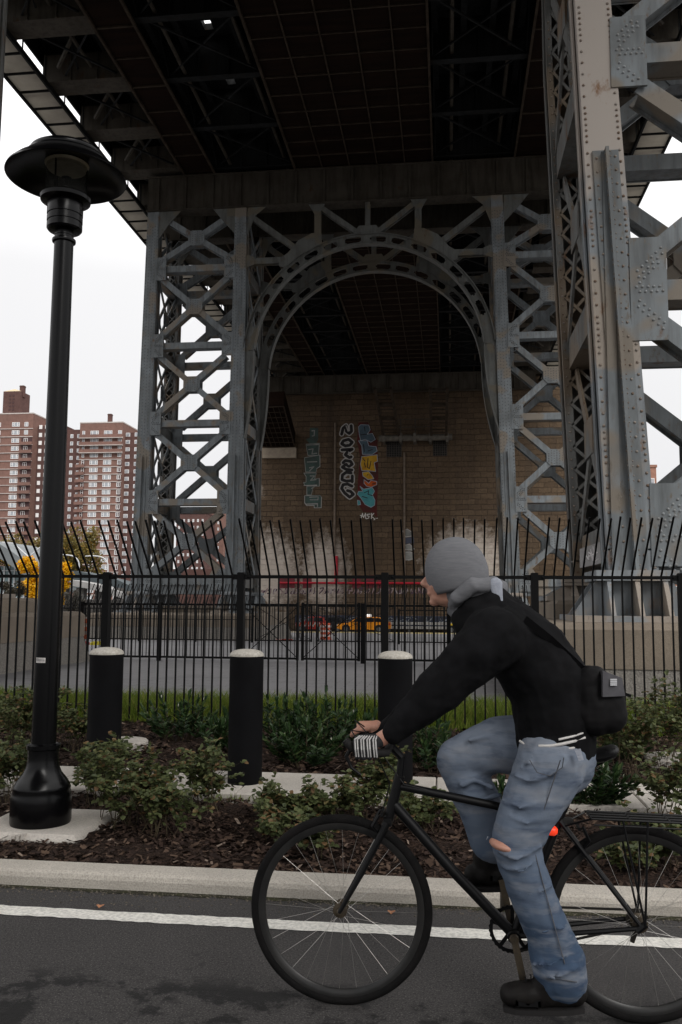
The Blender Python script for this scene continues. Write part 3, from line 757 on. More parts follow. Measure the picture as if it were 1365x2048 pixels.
    # cast shoes under every leg
    for py in (y0, y0+TD):
        for s in (-1, 1):
            for kind in ('in', 'out'):
                e = leg_edges(kind, 2.0, s); zs = 1.27+zb if py == y0 else 1.6+zb; xm = mir((e[0]+e[1])/2, s)
                mb = MB(); ym = py+.31
                mb.box(xm-.62, xm+.62, ym-.6, ym+.6, 1.96, 2.06)
                mb.box(xm-.62, xm+.62, ym-.58, ym+.58, 1.90, 1.955)
                mb.box(xm-1.0, xm+1.0, ym-.95, ym+.95, zs-.0, zs+.09)
                for x_ in (-.42, 0, .42):
                    mb.prismx([(ym-.9, zs+.09), (ym+.9, zs+.09), (ym+.55, 1.9), (ym-.55, 1.9)], xm+x_-.035, xm+x_+.035)
                mb.prism([(xm-.95, zs+.09), (xm+.95, zs+.09), (xm+.58, 1.9), (xm-.58, 1.9)], ym-.3, ym-.25)
                mb.prism([(xm-.95, zs+.09), (xm+.95, zs+.09), (xm+.58, 1.9), (xm-.58, 1.9)], ym+.25, ym+.3)
                mb.build('bearing_shoe', M['leg'], t)
        for s in (-1, 1):
            mb = MB(); e = leg_edges('in', 2.3, s); o_ = leg_edges('out', 2.3, s); xa, xb = sorted((mir(e[0], s), mir(o_[1], s)))
            mb.box(xa, xb, py+.1, py+.14, 1.98, 2.38); mb.box(xa, xb, py-.02, py+.4, 1.94, 1.98); mb.box(xa, xb, py-.02, py+.4, 2.38, 2.41)
            mb.build('base_girder', st, t)
    if near:
        mb = MB(); q = [at(1160, 1098, 15.6), at(1205, 1082, 14.9), at(1205, 1126, 14.9), at(1160, 1136, 15.6)]
        mb.add(q+[p+Vector((.05, .25, 0)) for p in q], [(0, 1, 2, 3), (7, 6, 5, 4), (0, 4, 5, 1), (1, 5, 6, 2), (2, 6, 7, 3), (3, 7, 4, 0)])
        g = mb.build('cover_plate', mat('bare_plate', (.3, .29, .29), (.22, .21, .2), 3, .6), t); g['label'] = 'pale tilted plate with a white scrawl'
        mb = MB(); a, b_, c_, d_ = q
        def on(u, v): p = (a*(1-u)+b_*u)*(1-v)+(d_*(1-u)+c_*u)*v; return p+Vector((-.004, -.008, 0))
        for ln in ([(.2, .75), (.3, .45), (.42, .7), (.4, .3), (.55, .5)], [(.5, .2), (.62, .8), (.72, .15)], [(.35, .55), (.8, .45)], [(.62, .1), (.7, .85), (.85, .75)]):
            for (u0, v0), (u1, v1) in zip(ln, ln[1:]): mb.bar(on(u0, v0), on(u1, v1), .02, .004, (0, 1, 0))
        mb.build('scrawl', mat('scrawl_paint', (.75, .72, .72)), g)
    return t
make_tower(14.2, 0, True)
make_tower(43.0, -.28, False)

# ================================================================ concrete plinths
def plinth(x0, x1, y0, y1, zg, label, cond=False):
    t = thing('tower_plinth', ((x0+x1)/2, (y0+y1)/2, zg), label, 'plinth', 'concrete plinths under the bridge towers')
    mb = MB(); z1 = .64+zg
    b_ = .22; mb.add([(x0-b_, y0-b_, zg-.3), (x1+b_, y0-b_, zg-.3), (x1+b_, y1+b_, zg-.3), (x0-b_, y1+b_, zg-.3), (x0+.02, y0+.02, z1), (x1-.02, y0+.02, z1), (x1-.02, y1-.02, z1), (x0+.02, y1-.02, z1)],
        [(0, 3, 2, 1), (4, 5, 6, 7), (0, 1, 5, 4), (1, 2, 6, 5), (2, 3, 7, 6), (3, 0, 4, 7)])
    mb.build('granite_base', M['granite'], t)
    mb = MB(); mb.bev(x0, x1, y0, y1, z1, 1.27+zg, .09); mb.build('concrete_block', M['concrete'], t)
    mb = MB(); mb.bev(x0+.55, x1-.55, y0+3.4, y1-1.2, 1.27+zg, 1.60+zg, .07); mb.build('upper_block', M['concrete'], t)
    return t
plinth(1.35, 9.35, 12.6, 21.7, 0, 'concrete plinth on a granite base right behind the railing, carrying the huge riveted leg')
plinth(-17.3, -9.3, 12.6, 21.7, 0, 'big concrete plinth on a granite base at the left edge behind the lamp post')
plinth(-17.1, -9.2, 40.4, 50.2, -.28, 'far concrete plinth under the left lattice leg')
plinth(1.2, 9.1, 40.4, 50.2, -.28, 'far concrete plinth under the right lattice leg, mostly hidden by the cyclist')

# ================================================================ bridge deck
deck = thing('bridge_deck', (CX, 20, 24), 'dark steel underside of the bridge deck spanning overhead, with rusty soffit strips and side walkways', 'bridge')
ZD = 24.06; D = M['deck']
def yrange(): return [31.0+4.0*k for k in range(-19, 15)]
mb = MB()
for (a, b_) in ((CX-13.95, -10.35), (-9.95, CX+13.95)): mb.box(a, b_, -46, 88, 26.3, 26.6)
y = -46; rr = random.Random(5)
gaps = [(34.0, .6), (38.1, .55), (42.1, .4), (54.0, .5), (58.1, .5), (62.1, .5), (66.1, .5), (74.1, .4)]
prev = -46
for g, l in gaps: mb.box(-10.35, -9.95, prev, g, 26.3, 26.6); prev = g+l
mb.box(-10.35, -9.95, prev, 88, 26.3, 26.6)
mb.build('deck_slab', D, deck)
x = CX-12.0
while x < CX+12.2:
    if not (-10.5 < x < -9.8):
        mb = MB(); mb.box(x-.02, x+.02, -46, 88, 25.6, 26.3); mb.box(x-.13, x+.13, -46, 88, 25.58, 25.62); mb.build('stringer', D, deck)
    x += 1.2
for y in yrange():
    if abs(y-43.0) < 1.5 or abs(y-47) < 1.2: pass
    mb = MB(); mb.box(CX-13.9, CX+13.9, y-.02, y+.02, 24.6, 26.28); mb.box(CX-13.2, CX+13.2, y-.03, y+.03, 24.35, 24.7); mb.box(CX-13.3, CX+13.3, y-.18, y+.18, 24.32, 24.35)
    if y > 28:
        x = CX-12.1
        while x < CX+12.2: mb.box(x-.03, x+.03, y-.14, y+.14, 24.35, 25.57); x += 1.35
    for s in (-1, 1):
        mb.add([(CX+s*13.2, y-.05, 24.6), (CX+s*14.9, y-.05, 24.2), (CX+s*14.9, y-.05, 24.1), (CX+s*13.2, y-.05, 24.36), (CX+s*13.2, y+.05, 24.6), (CX+s*14.9, y+.05, 24.2), (CX+s*14.9, y+.05, 24.1), (CX+s*13.2, y+.05, 24.36)],
               [(0, 1, 2, 3), (7, 6, 5, 4), (0, 4, 5, 1), (1, 5, 6, 2), (2, 6, 7, 3), (3, 7, 4, 0)])
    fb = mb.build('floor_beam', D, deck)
    if y > 28:
        for s in (-1, 1):
            xa, xb = sorted((CX+s*13.55, CX+s*9.9)); mb = MB(); mb.box(xa, xb, y-.55, y+.55, 24.3, 25.55)
            for k in range(4): xx = xa+.02+(xb-xa-.04)*k/3; mb.box(xx-.03, xx+.03, y-.62, y-.55, 24.3, 25.55)
            mb.build('box_end', M['girder'], fb)
            mb = MB(); mb.bar((CX+s*13.4, y+.9, 25.4), (CX+s*14.6, y+2.2, 24.2), .11, .11); mb.bar((CX+s*10.5, y+.6, 25.4), (CX+s*12.6, y+2.8, 24.5), .12, .12); mb.build('knee_brace', M['girder'], fb)
# bracing rods and hangers below the floor beams
ys = [y for y in yrange() if y >= 27]
for a, b_ in zip(ys, ys[1:]):
    for (x0, x1) in ((-17.0, -13.8), (-12.0, -7.9), (-.6, 3.4), (5.3, 8.9)):
        mb = MB(); mb.bar((x0, a, 24.5), (x1, b_, 24.5), .08, .08, (0, 0, 1)); mb.bar((x1, a, 24.55), (x0, b_, 24.55), .07, .07, (0, 0, 1)); mb.build('lateral_brace', D, deck)
for y in ys:
    for x in (-16.0, -13.9, -12.0, -7.9, -.5, 3.4, 5.4, 8.0):
        mb = MB(); mb.bar((x, y, 24.40), (x, y+1.6, 25.6), .06, .06); mb.bar((x, y, 24.40), (x, y-1.6, 25.6), .05, .05); mb.build('knee_strut', D, deck)
# long cross pipes and conduits
mb = MB()
for x, z in ((-15.4, 24.9), (-11.3, 24.6), (-8.4, 24.8), (.3, 24.7), (2.7, 24.9), (7.4, 24.8)): mb.tube([(x, 20, z), (x, 87, z)], .09, 6)
mb.build('conduit', M['girder'], deck)
# rusty soffit strips
for (x0, x1, nl) in ((-13.75, -12.1, 1), (-7.8, -.65, 5), (3.5, 5.25, 1)):
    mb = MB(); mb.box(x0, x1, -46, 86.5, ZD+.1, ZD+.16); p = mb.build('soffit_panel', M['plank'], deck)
    mb = MB()
    for i in range(nl+1): x = x0+(x1-x0)*i/nl; wv = .10 if i in (0, nl) else .06; mb.box(x-wv/2, x+wv/2, 26, 86.5, ZD-.02 if i in (0, nl) else ZD+.02, ZD+.1)
    if nl > 1:
        for y in yrange():
            if y > 26: mb.box(x0, x1, y+1.3, y+1.36, ZD+.04, ZD+.099); mb.box(x0, x1, y+2.65, y+2.71, ZD+.04, ZD+.099); mb.box(x0, x1, y-.06, y, ZD+.03, ZD+.098)
    else:
        for y in yrange():
            if y > 26: mb.box(x0+.05, x1-.05, y-.05, y+.03, ZD+.03, ZD+.099); mb.box(x0+.05, x1-.05, y+1.95, y+2.0, ZD+.03, ZD+.099)
    mb.build('panel_rib', M['rib'], p)
# side walkways
for s in (-1, 1):
    xo, xi = CX+s*14.8, CX+s*13.3
    mb = MB(); a, b_ = sorted((xo, xi)); mb.box(a, b_, -46, 88, ZD+.0, ZD+.04); wk = mb.build('walkway', M['mesh'], deck)
    mb = MB()
    for x in (xo, xi): mb.box(x-.05, x+.05, -46, 88, ZD-.12, ZD+.12)
    y = 24
    while y < 88: mb.box(a, b_, y-.035, y+.035, ZD-.09, ZD-.0); y += 1.33
    mb.build('walkway_frame', M['deck'], wk)
    mb = MB()
    for z in (.55, 1.05): mb.bar((xi, 20, ZD+z), (xi, 88, ZD+z), .05, .05); mb.bar((xo, 20, ZD+z), (xo, 88, ZD+z), .05, .05)
    y = 24
    while y < 88: mb.bar((xi, y, ZD), (xi, y, ZD+1.1), .05, .05); mb.bar((xo, y, ZD), (xo, y, ZD+1.1), .05, .05); y += 2
    mb.build('handrail', M['deck'], wk)
# fascia girder
mb = MB()
for s in (-1, 1): mb.box(CX+s*13.95-.05, CX+s*13.95+.05, -46, 88, 25.5, 27.2)
mb.build('fascia_girder', D, deck)
# end cross girder at the wall
mb = MB(); mb.box(CX-14.5, CX+12.5, 83.9, 83.96, 22.2, 23.9); mb.box(CX-14.5, CX+12.5, 83.7, 84.2, 22.15, 22.2); mb.box(CX-14.5, CX+12.5, 83.7, 84.2, 23.9, 23.95)
x = CX-14
while x < CX+12: mb.box(x-.05, x+.05, 83.72, 83.9, 22.2, 23.9); x += 1.75
mb.build('end_girder', M['girder'], deck)

# ================================================================ stone anchorage
def stone_mat():
    m, nt, b = nmat('anchorage_stone')
    t = nt.nodes.new('ShaderNodeTexCoord'); mp = nt.nodes.new('ShaderNodeMapping'); mp.inputs['Rotation'].default_value = (rad(90), 0, 0); mp.inputs['Location'].default_value = (0, 0, .3)
    nz = nt.nodes.new('ShaderNodeTexNoise'); nz.inputs['Scale'].default_value = .9; nz.inputs['Detail'].default_value = 3; nt.links.new(t.outputs['Object'], nz.inputs['Vector'])
    vs_ = nt.nodes.new('ShaderNodeVectorMath'); vs_.operation = 'MULTIPLY_ADD'; vs_.inputs[1].default_value = (.32, .32, .22); nt.links.new(nz.outputs['Color'], vs_.inputs[0]); nt.links.new(t.outputs['Object'], vs_.inputs[2])
    nt.links.new(vs_.outputs[0], mp.inputs[0])
    br = nt.nodes.new('ShaderNodeTexBrick'); nt.links.new(mp.outputs[0], br.inputs['Vector']); br.inputs['Scale'].default_value = 1
    br.inputs['Brick Width'].default_value = 1.25; br.inputs['Row Height'].default_value = .55; br.inputs['Mortar Size'].default_value = .028; br.inputs['Mortar Smooth'].default_value = .4; br.inputs['Bias'].default_value = -.1
    br.inputs['Color1'].default_value = (.135, .094, .060, 1); br.inputs['Color2'].default_value = (.072, .049, .032, 1); br.inputs['Mortar'].default_value = (.035, .024, .016, 1)
    f = noise_fac(nt, .16, detail=6, lo=.35, hi=.65); col = mixc(nt, f, br.outputs[0], (.085, .058, .036))
    f = noise_fac(nt, 4.5, detail=8, rough=.7, lo=.45, hi=.8); col = mixc(nt, f, col, (.045, .032, .022))
    f = noise_fac(nt, .7, detail=5, lo=.5, hi=.75, stretch=(1, 1, .12)); col = mixc(nt, f, col, (.055, .04, .028))
    # lime bloom low on the wall, ragged patches of their own
    g = nt.nodes.new('ShaderNodeSeparateXYZ'); nt.links.new(t.outputs['Object'], g.inputs[0])
    def blob(cx, cz, rx, rz):
        a = nt.nodes.new('ShaderNodeMapping'); a.inputs['Location'].default_value = (-cx/rx, 0, -cz/rz); a.inputs['Scale'].default_value = (1/rx, 0, 1/rz); nt.links.new(t.outputs['Object'], a.inputs[0])
        l = nt.nodes.new('ShaderNodeVectorMath'); l.operation = 'LENGTH'; nt.links.new(a.outputs[0], l.inputs[0])
        n = nt.nodes.new('ShaderNodeTexNoise'); n.inputs['Scale'].default_value = 1.6; n.inputs['Detail'].default_value = 9; n.inputs['Roughness'].default_value = .75; nt.links.new(t.outputs['Object'], n.inputs['Vector'])
        ma = nt.nodes.new('ShaderNodeMath'); ma.operation = 'MULTIPLY_ADD'; nt.links.new(n.outputs[0], ma.inputs[0]); ma.inputs[1].default_value = 1.7; nt.links.new(l.outputs['Value'], ma.inputs[2])
        r = nt.nodes.new('ShaderNodeMapRange'); r.inputs['From Min'].default_value = 1.95; r.inputs['From Max'].default_value = 1.35; nt.links.new(ma.outputs[0], r.inputs['Value']); return r.outputs[0]
    for cx, cz, rx, rz in ((-15.0, 4.6, 4.4, 4.6), (-8.4, 4.6, 2.6, 4.0), (-16.5, 13, 1.6, 1.2), (6, 5.5, 4.5, 4)):
        bl = blob(cx, cz, rx, rz); sc = nt.nodes.new('ShaderNodeMath'); sc.operation = 'MULTIPLY'; sc.inputs[1].default_value = .85; nt.links.new(bl, sc.inputs[0]); col = mixc(nt, sc.outputs[0], col, (.50, .44, .38))
    nt.links.new(col, b.inputs['Base Color']); b.inputs['Roughness'].default_value = .95; b.inputs['Specular IOR Level'].default_value = .2
    bp = nt.nodes.new('ShaderNodeBump'); bp.inputs['Strength'].default_value = .9; bp.inputs['Distance'].default_value = .12; bp.invert = True
    nt.links.new(br.outputs['Fac'], bp.inputs['Height'])
    b2 = nt.nodes.new('ShaderNodeBump'); b2.inputs['Strength'].default_value = .8; b2.inputs['Distance'].default_value = .1
    nt.links.new(noise_fac(nt, 3.2, detail=7, lo=0, hi=1), b2.inputs['Height']); nt.links.new(bp.outputs[0], b2.inputs['Normal']); nt.links.new(b2.outputs[0], b.inputs['Normal'])
    return m
YW = 88.0; zw0 = -1.6
wall = thing('stone_anchorage', (CX, YW, 0), 'huge brown stone anchorage wall closing the view through the arch, covered in vertical graffiti', 'stone wall')
mb = MB(); mb.box(-19.6, 11.9, YW, YW+30, zw0, 27.5); mb.build('wall', stone_mat(), wall)
mb = MB(); pa, pb = at(520, 912, YW), at(594, 906, YW)
mb.box(-19.0, pb.x, YW-.5, YW, pa.z-.3, pa.z+.75); mb.build('stone_sill', mat('sill_stone', (.30, .25, .19), (.22, .18, .14), 2, .9), wall)
ironm = mat('grating_iron', (.06, .052, .045), (.035, .03, .026), 5, .7)
mb = MB()                                   # mesh-floored cable chute
ca, cb, cc, cd = at(518, 815, 80), at(568, 812, 80), at(590, 893, YW-.3), at(518, 893, YW-.3)
ca.x = -19; cd.x = -19
mb.add([ca, cb, cc, cd, ca+Vector((0, .3, 1.5)), cb+Vector((0, .3, 1.5)), cc+Vector((0, .2, 1.5)), cd+Vector((0, .2, 1.5))], [(0, 1, 2, 3), (7, 6, 5, 4), (0, 4, 5, 1), (1, 5, 6, 2), (2, 6, 7, 3), (3, 7, 4, 0)])
ch = mb.build('cable_chute', M['plank'], wall)
mb = MB()
for i in range(9):
    t_ = i/8; a = ca.lerp(cd, t_); b_ = cb.lerp(cc, t_); mb.bar(a+Vector((0, -.06, -.06)), b_+Vector((0, -.06, -.06)), .07, .05)
for i in range(8):
    t_ = i/7; a = ca.lerp(cb, t_); b_ = cd.lerp(cc, t_); mb.bar(a+Vector((0, -.07, -.07)), b_+Vector((0, -.07, -.07)), .14 if i in (2, 7) else .05, .05)
mb.build('chute_grating', M['rib'], ch)
# two grated openings, the pale pipe in front and the inclined ladders from the deck
for (xa, xb, ya, yb) in ((774, 803, 882, 914), (867, 894, 880, 912)):
    a, b_ = at(xa, yb, YW), at(xb, ya, YW); mb = MB(); mb.box(a.x, b_.x, YW-.03, YW+.02, a.z, b_.z); o = mb.build('grated_opening', mat('opening_dark', (.008, .007, .006)), wall)
    mb = MB()
    for i in range(7): x = a.x+(b_.x-a.x)*i/6; mb.box(x-.03, x+.03, YW-.09, YW-.03, a.z, b_.z)
    for i in range(8): z = a.z+(b_.z-a.z)*i/7; mb.box(a.x, b_.x, YW-.10, YW-.09, z-.02, z+.02)
    mb.build('grating', ironm, o)
a, b_ = at(758, 877, YW-1.2), at(905, 874, YW-1.2)
mb = MB(); mb.tube([a, b_], .33, 14)
for px in (768, 802, 830, 861, 895): c_ = at(px, 876, YW-1.2); mb.box(c_.x-.14, c_.x+.14, YW-1.6, YW-.0, c_.z-.45, c_.z+.45)
mb.build('service_pipe', mat('pipe_paint', (.12, .108, .09), (.07, .062, .05), 3, .7), wall, smooth=True)
mb = MB()
for zz in (1.1, 1.9): mb.bar((a.x+1.9, YW-1.2, a.z+zz), (b_.x-1.9, YW-1.2, b_.z+zz), .06, .06)
for px in (802, 831, 861): c_ = at(px, 876, YW-1.2); mb.bar(c_, c_+Vector((0, 0, 1.9)), .08, .08)
mb.build('pipe_railing', ironm, wall)
for (p0, p1, q0, q1) in ((750, 782, 768, 799), (861, 895, 863, 893)):
    mb = MB(); A, B = at(p0, 776, 80), at(p1, 776, 80); C_, D_ = at(q0, 872, YW-1.3), at(q1, 872, YW-1.3)
    mb.bar(A, C_, .25, .3); mb.bar(B, D_, .25, .3)
    for t_ in (.33, .62): mb.bar(A.lerp(C_, t_), B.lerp(D_, t_), .3, .1)
    for i in range(14): t_ = .04+i*.07; mb.bar(A.lerp(C_, t_)+Vector((0, .3, .2)), B.lerp(D_, t_)+Vector((0, .3, .2)), .07, .07)
    mb.build('inclined_ladder', M['rib'], wall)
# drain pipes down the wall, red standpipe and its run
pipem = mat('drain_pipe', (.16, .12, .09), (.1, .075, .055), 3, .7)
for px, y0_, y1_, r_ in ((671, 846, 1112, .11), (809, 905, 1190, .1), (690, 1095, 1225, .09)):
    a, b_ = at(px, y0_, YW-.15), at(px+1, y1_, YW-.15); mb = MB(); mb.tube([a, (a.x, YW-.15, b_.z)], r_, 8); mb.build('drain_pipe', pipem, wall)
redm = mat('red_pipe', (.42, .012, .03), (.3, .01, .02), 4, .5)
mb = MB(); a = at(673, 1112, YW-.2); b_ = at(673, 1166, YW-.2); mb.tube([a, (a.x, YW-.2, b_.z)], .17, 8); c_ = at(560, 1166, YW-.25); d_ = at(872, 1163, YW-.25); mb.tube([(c_.x, YW-.25, b_.z), (d_.x, YW-.25, b_.z)], .11, 8)
mb.build('red_standpipe', redm, wall)
# ---- graffiti: flat paint on the wall face
ZX, ZY, ZS = 590, 820, 6.825
def gp(u, v, lay=0): p = at(ZX+u/ZS, ZY+v/ZS, YW-.012-.006*lay); return p
def stroke(mb, pts, wd, lay):
    P_ = [gp(u, v, lay) for u, v in pts]; y = P_[0].y; k = wd/ZS*YW/F
    for a, b_ in zip(P_, P_[1:]):
        d = (b_-a); d.y = 0
        if d.length < 1e-4: continue
        n = Vector((-d.z, 0, d.x)).normalized()*k/2; y += -.0004
        mb.add([(a+n)[:], (a-n)[:], (b_-n)[:], (b_+n)[:]], [(0, 1, 2, 3)])
        for q in mb.v[-4:]: q.y = y
    for i, p in enumerate(P_):
        vs = [(p.x+k/2*math.cos(t*math.pi/4), y-.0003*(i+1), p.z+k/2*math.sin(t*math.pi/4)) for t in range(8)]; mb.add(vs, [tuple(range(8))])
def fill(mb, pts, lay): mb.add([gp(u, v, lay) for u, v in pts], [tuple(range(len(pts)))])
chalk = mat('graffiti_white', (.36, .345, .33), (.28, .265, .25), 3, .9); blk = mat('graffiti_black', (.012, .011, .012), (.02, .018, .017), 3, .8)
teal = mat('graffiti_teal', (.05, .085, .075), (.04, .05, .045), 1.2, .9); gry = mat('graffiti_grey', (.24, .24, .225), (.14, .14, .13), 1, .9)
# middle piece: seven bubble letters read from top to bottom
letters = [[(640, 330), (660, 250), (700, 215), (705, 290), (745, 320), (775, 290), (770, 215)],
           [(735, 400), (665, 420), (640, 460), (690, 490), (750, 480), (785, 440), (735, 400)],
           [(645, 545), (785, 535)], [(780, 540), (720, 570), (690, 610), (745, 650), (770, 640)],
           [(660, 720), (690, 690), (760, 700), (785, 740), (740, 770), (700, 740), (650, 780), (700, 810), (780, 820)],
           [(770, 860), (700, 850), (650, 890), (645, 950), (700, 970), (785, 965)], [(785, 900), (785, 980)],
           [(780, 1040), (720, 1010), (660, 1020), (640, 1070), (680, 1130), (750, 1190), (800, 1150), (760, 1110), (720, 1100)]]
mb = MB()
for l in letters: stroke(mb, l, 74, 1)
g1 = mb.build('graffiti_outline', chalk, wall)
mb = MB()
for l in letters: stroke(mb, l, 42, 2)
mb.build('graffiti_letters', blk, wall)
mb = MB()
for l in ([(700, 215), (728, 290), (745, 240)], [(680, 455), (720, 430), (735, 460)], [(720, 720), (740, 745)], [(690, 915), (720, 885)], [(690, 1040), (740, 1075)], [(735, 575), (765, 600)]): stroke(mb, l, 13, 3)
mb.build('graffiti_highlights', chalk, wall)
# left piece: tall block letters, grey-green with chalk edges
blocks = [[(205, 245), (320, 245), (320, 400), (285, 470), (205, 460), (150, 400), (205, 380)], [(155, 465), (335, 455), (325, 620), (180, 620), (165, 540)],
          [(135, 650), (340, 615), (345, 770), (300, 800), (290, 850), (150, 845), (135, 690)], [(125, 860), (295, 860), (270, 940), (335, 935), (335, 1040), (140, 1030), (120, 990), (155, 985), (155, 910)],
          [(165, 1040), (255, 1040), (225, 1160), (165, 1160)], [(135, 1170), (345, 1165), (365, 1190), (360, 1335), (265, 1335), (265, 1305), (160, 1305), (135, 1270)]]
mb = MB()
for i, l in enumerate(blocks): fill(mb, l, 1)
mb.build('graffiti_letters', teal, wall)
mb = MB()
for l in blocks[1:]: stroke(mb, l+[l[0]], 9, 2)
for l in ([(155, 480), (330, 470)], [(190, 540), (250, 530), (235, 600), (300, 590)], [(170, 710), (300, 705)], [(200, 790), (260, 775), (205, 830)], [(210, 900), (270, 900), (215, 960), (290, 950)], [(170, 1030), (300, 1025), (230, 1070)], [(205, 1190), (320, 1185), (315, 1225), (210, 1225)], [(150, 1285), (310, 1280), (310, 1320)], [(235, 285), (270, 280), (265, 350), (240, 355)]): stroke(mb, l, 15, 3)
mb.build('graffiti_outline', gry, wall)
mb = MB()
for l in ([(140, 1270), (165, 1303), (265, 1300), (265, 1335), (362, 1335), (365, 1190)], [(135, 1170), (135, 1270)], [(150, 1285), (310, 1280)], [(335, 935), (335, 1030)], [(125, 1030), (300, 1030)], [(345, 615), (345, 770), (300, 800)]): stroke(mb, l, 7, 4)
mb.build('graffiti_outline', chalk, wall)
# coloured piece over a dark red ground
red = mat('graffiti_red', (.09, .014, .013), (.045, .018, .014), 1.3, .9)
mb = MB(); fill(mb, [(870, 170), (1000, 165), (1060, 300), (1130, 420), (1140, 900), (1120, 1380), (1130, 1480), (1060, 1400), (930, 1390), (850, 1250), (860, 1000), (890, 620), (850, 420)], 0); mb.build('graffiti_ground', red, wall)
pale = mat('graffiti_pale', (.30, .33, .36), (.2, .24, .28), 3, .9); cyan = mat('graffiti_cyan', (.07, .27, .29), (.05, .2, .22), 1.2, .9); yel = mat('graffiti_yellow', (.45, .27, .02), (.3, .14, .01), 1.4, .9)
org = mat('graffiti_orange', (.45, .09, .012), (.3, .05, .01), 1.5, .9); slate = mat('graffiti_slate', (.07, .11, .14), (.05, .07, .09), 1.1, .9)
shapes = [(slate, [(870, 230), (900, 200), (1010, 205), (1030, 270), (990, 330), (1060, 320), (1100, 400), (1040, 440), (960, 400), (900, 420), (880, 330)]),
          (slate, [(870, 420), (990, 420), (1010, 490), (1110, 500), (1125, 560), (1060, 605), (925, 605), (915, 490)]),
          (yel, [(915, 635), (1125, 610), (1130, 700), (1085, 720), (1105, 840), (1010, 830), (915, 825), (895, 740)]),
          (yel, [(925, 850), (1010, 840), (1060, 900), (1080, 940), (1000, 950), (930, 900)]), (org, [(945, 950), (1010, 1000), (1040, 960), (1120, 975), (1120, 1020), (1040, 1055), (980, 1040), (945, 1000)]),
          (cyan, [(890, 1040), (940, 1080), (1060, 1060), (1090, 1110), (1060, 1160), (1095, 1230), (1090, 1300), (1040, 1330), (960, 1290), (900, 1200), (855, 1150), (870, 1110), (930, 1110)]),
          (cyan, [(855, 1230), (890, 1240), (900, 1290), (860, 1300)])]
for i, (m_, l) in enumerate(shapes):
    mb = MB(); fill(mb, l, 1+i*.15); mb.build('graffiti_letters', m_, wall)
mb = MB()
for m_, l in shapes: stroke(mb, l+[l[0]], 8, 3)
mb.build('graffiti_outline', pale, wall)
mb = MB()
for l in ([(950, 230), (960, 290)], [(900, 340), (980, 330)], [(940, 470), (950, 570)], [(1000, 560), (1060, 540)], [(1000, 660), (990, 780), (1020, 800), (1040, 700)], [(950, 720), (965, 780)], [(990, 890), (1000, 880)], [(950, 1130), (1010, 1100), (1000, 1150), (1060, 1170)], [(920, 1180), (990, 1200)], [(930, 660), (960, 700)], [(1060, 1010), (1100, 1000)]): mb = MB(); stroke(mb, l, 11, 3.5); mb.build('graffiti_shadow', blk, wall)
mb = MB()
for l in ([(905, 1480), (925, 1410), (940, 1470), (965, 1410), (970, 1480)], [(1030, 1420), (985, 1425), (990, 1445), (1015, 1450), (1010, 1475), (975, 1485)], [(1050, 1410), (1045, 1490)], [(1080, 1410), (1045, 1450), (1095, 1490), (1080, 1500)], [(895, 1440), (930, 1450)], [(1108, 1478), (1112, 1480)], [(1125, 1476), (1129, 1478)]): stroke(mb, l, 9, 4)
mb.build('graffiti_tag', mat('graffiti_tag_white', (.6, .58, .55)), wall)
# small grey piece lower right and bright mural band along the foot
ZX, ZY, ZS = 0, 0, 1
mb = MB()
for l in ([(806, 1062), (815, 1058), (824, 1064), (826, 1072), (812, 1074)], [(808, 1091), (820, 1088), (829, 1098), (826, 1102), (812, 1100)], [(808, 1104), (818, 1101), (828, 1106), (828, 1118), (818, 1122), (808, 1116)]): fill(mb, l, 1)
mb.build('graffiti_letters', gry, wall)
mb = MB()
for l in ([(806, 1076), (828, 1074), (829, 1086), (810, 1088)],): fill(mb, l, 1)
mb.build('graffiti_letters', mat('graffiti_blue', (.05, .055, .08)), wall)
mb = MB()
for l in ([(806, 1062), (815, 1058), (824, 1064), (826, 1072), (812, 1074), (806, 1062)], [(808, 1091), (820, 1088), (829, 1098), (812, 1100), (808, 1091)], [(808, 1104), (828, 1106), (828, 1118), (812, 1120), (808, 1104)]): stroke(mb, l, 1.6, 2)
mb.build('graffiti_outline', chalk, wall)
maga = mat('mural_magenta', (.17, .03, .04), (.09, .03, .03), .9, .9); rr = random.Random(9)
for x0, x1 in ((560, 590), (594, 600), (606, 624), (705, 722), (730, 748), (755, 766), (846, 870)):
    mb = MB(); fill(mb, [(x0, 1151), (x1, 1150), (x1, 1176), (x0, 1177)], .5); mb.build('mural_panel', maga, wall)
mb = MB()
for k in range(46):
    x = 524+k*7.6; l = [(x, 1187)]+[(x+rr.uniform(0, 6), 1176+rr.uniform(0, 11)) for _ in range(3)]; stroke(mb, l, rr.uniform(1, 2.2), 1)
mb.build('mural_scribble', mat('mural_pale', (.34, .31, .3), (.2, .12, .12), 1, .9), wall)
mb = MB()
for k in range(30):
    x = 524+k*11.5; l = [(x, 1187)]+[(x+rr.uniform(0, 9), 1175+rr.uniform(0, 12)) for _ in range(3)]; stroke(mb, l, rr.uniform(1.5, 3), .6)
mb.build('mural_scribble', mat('mural_dark', (.06, .035, .05)), wall)
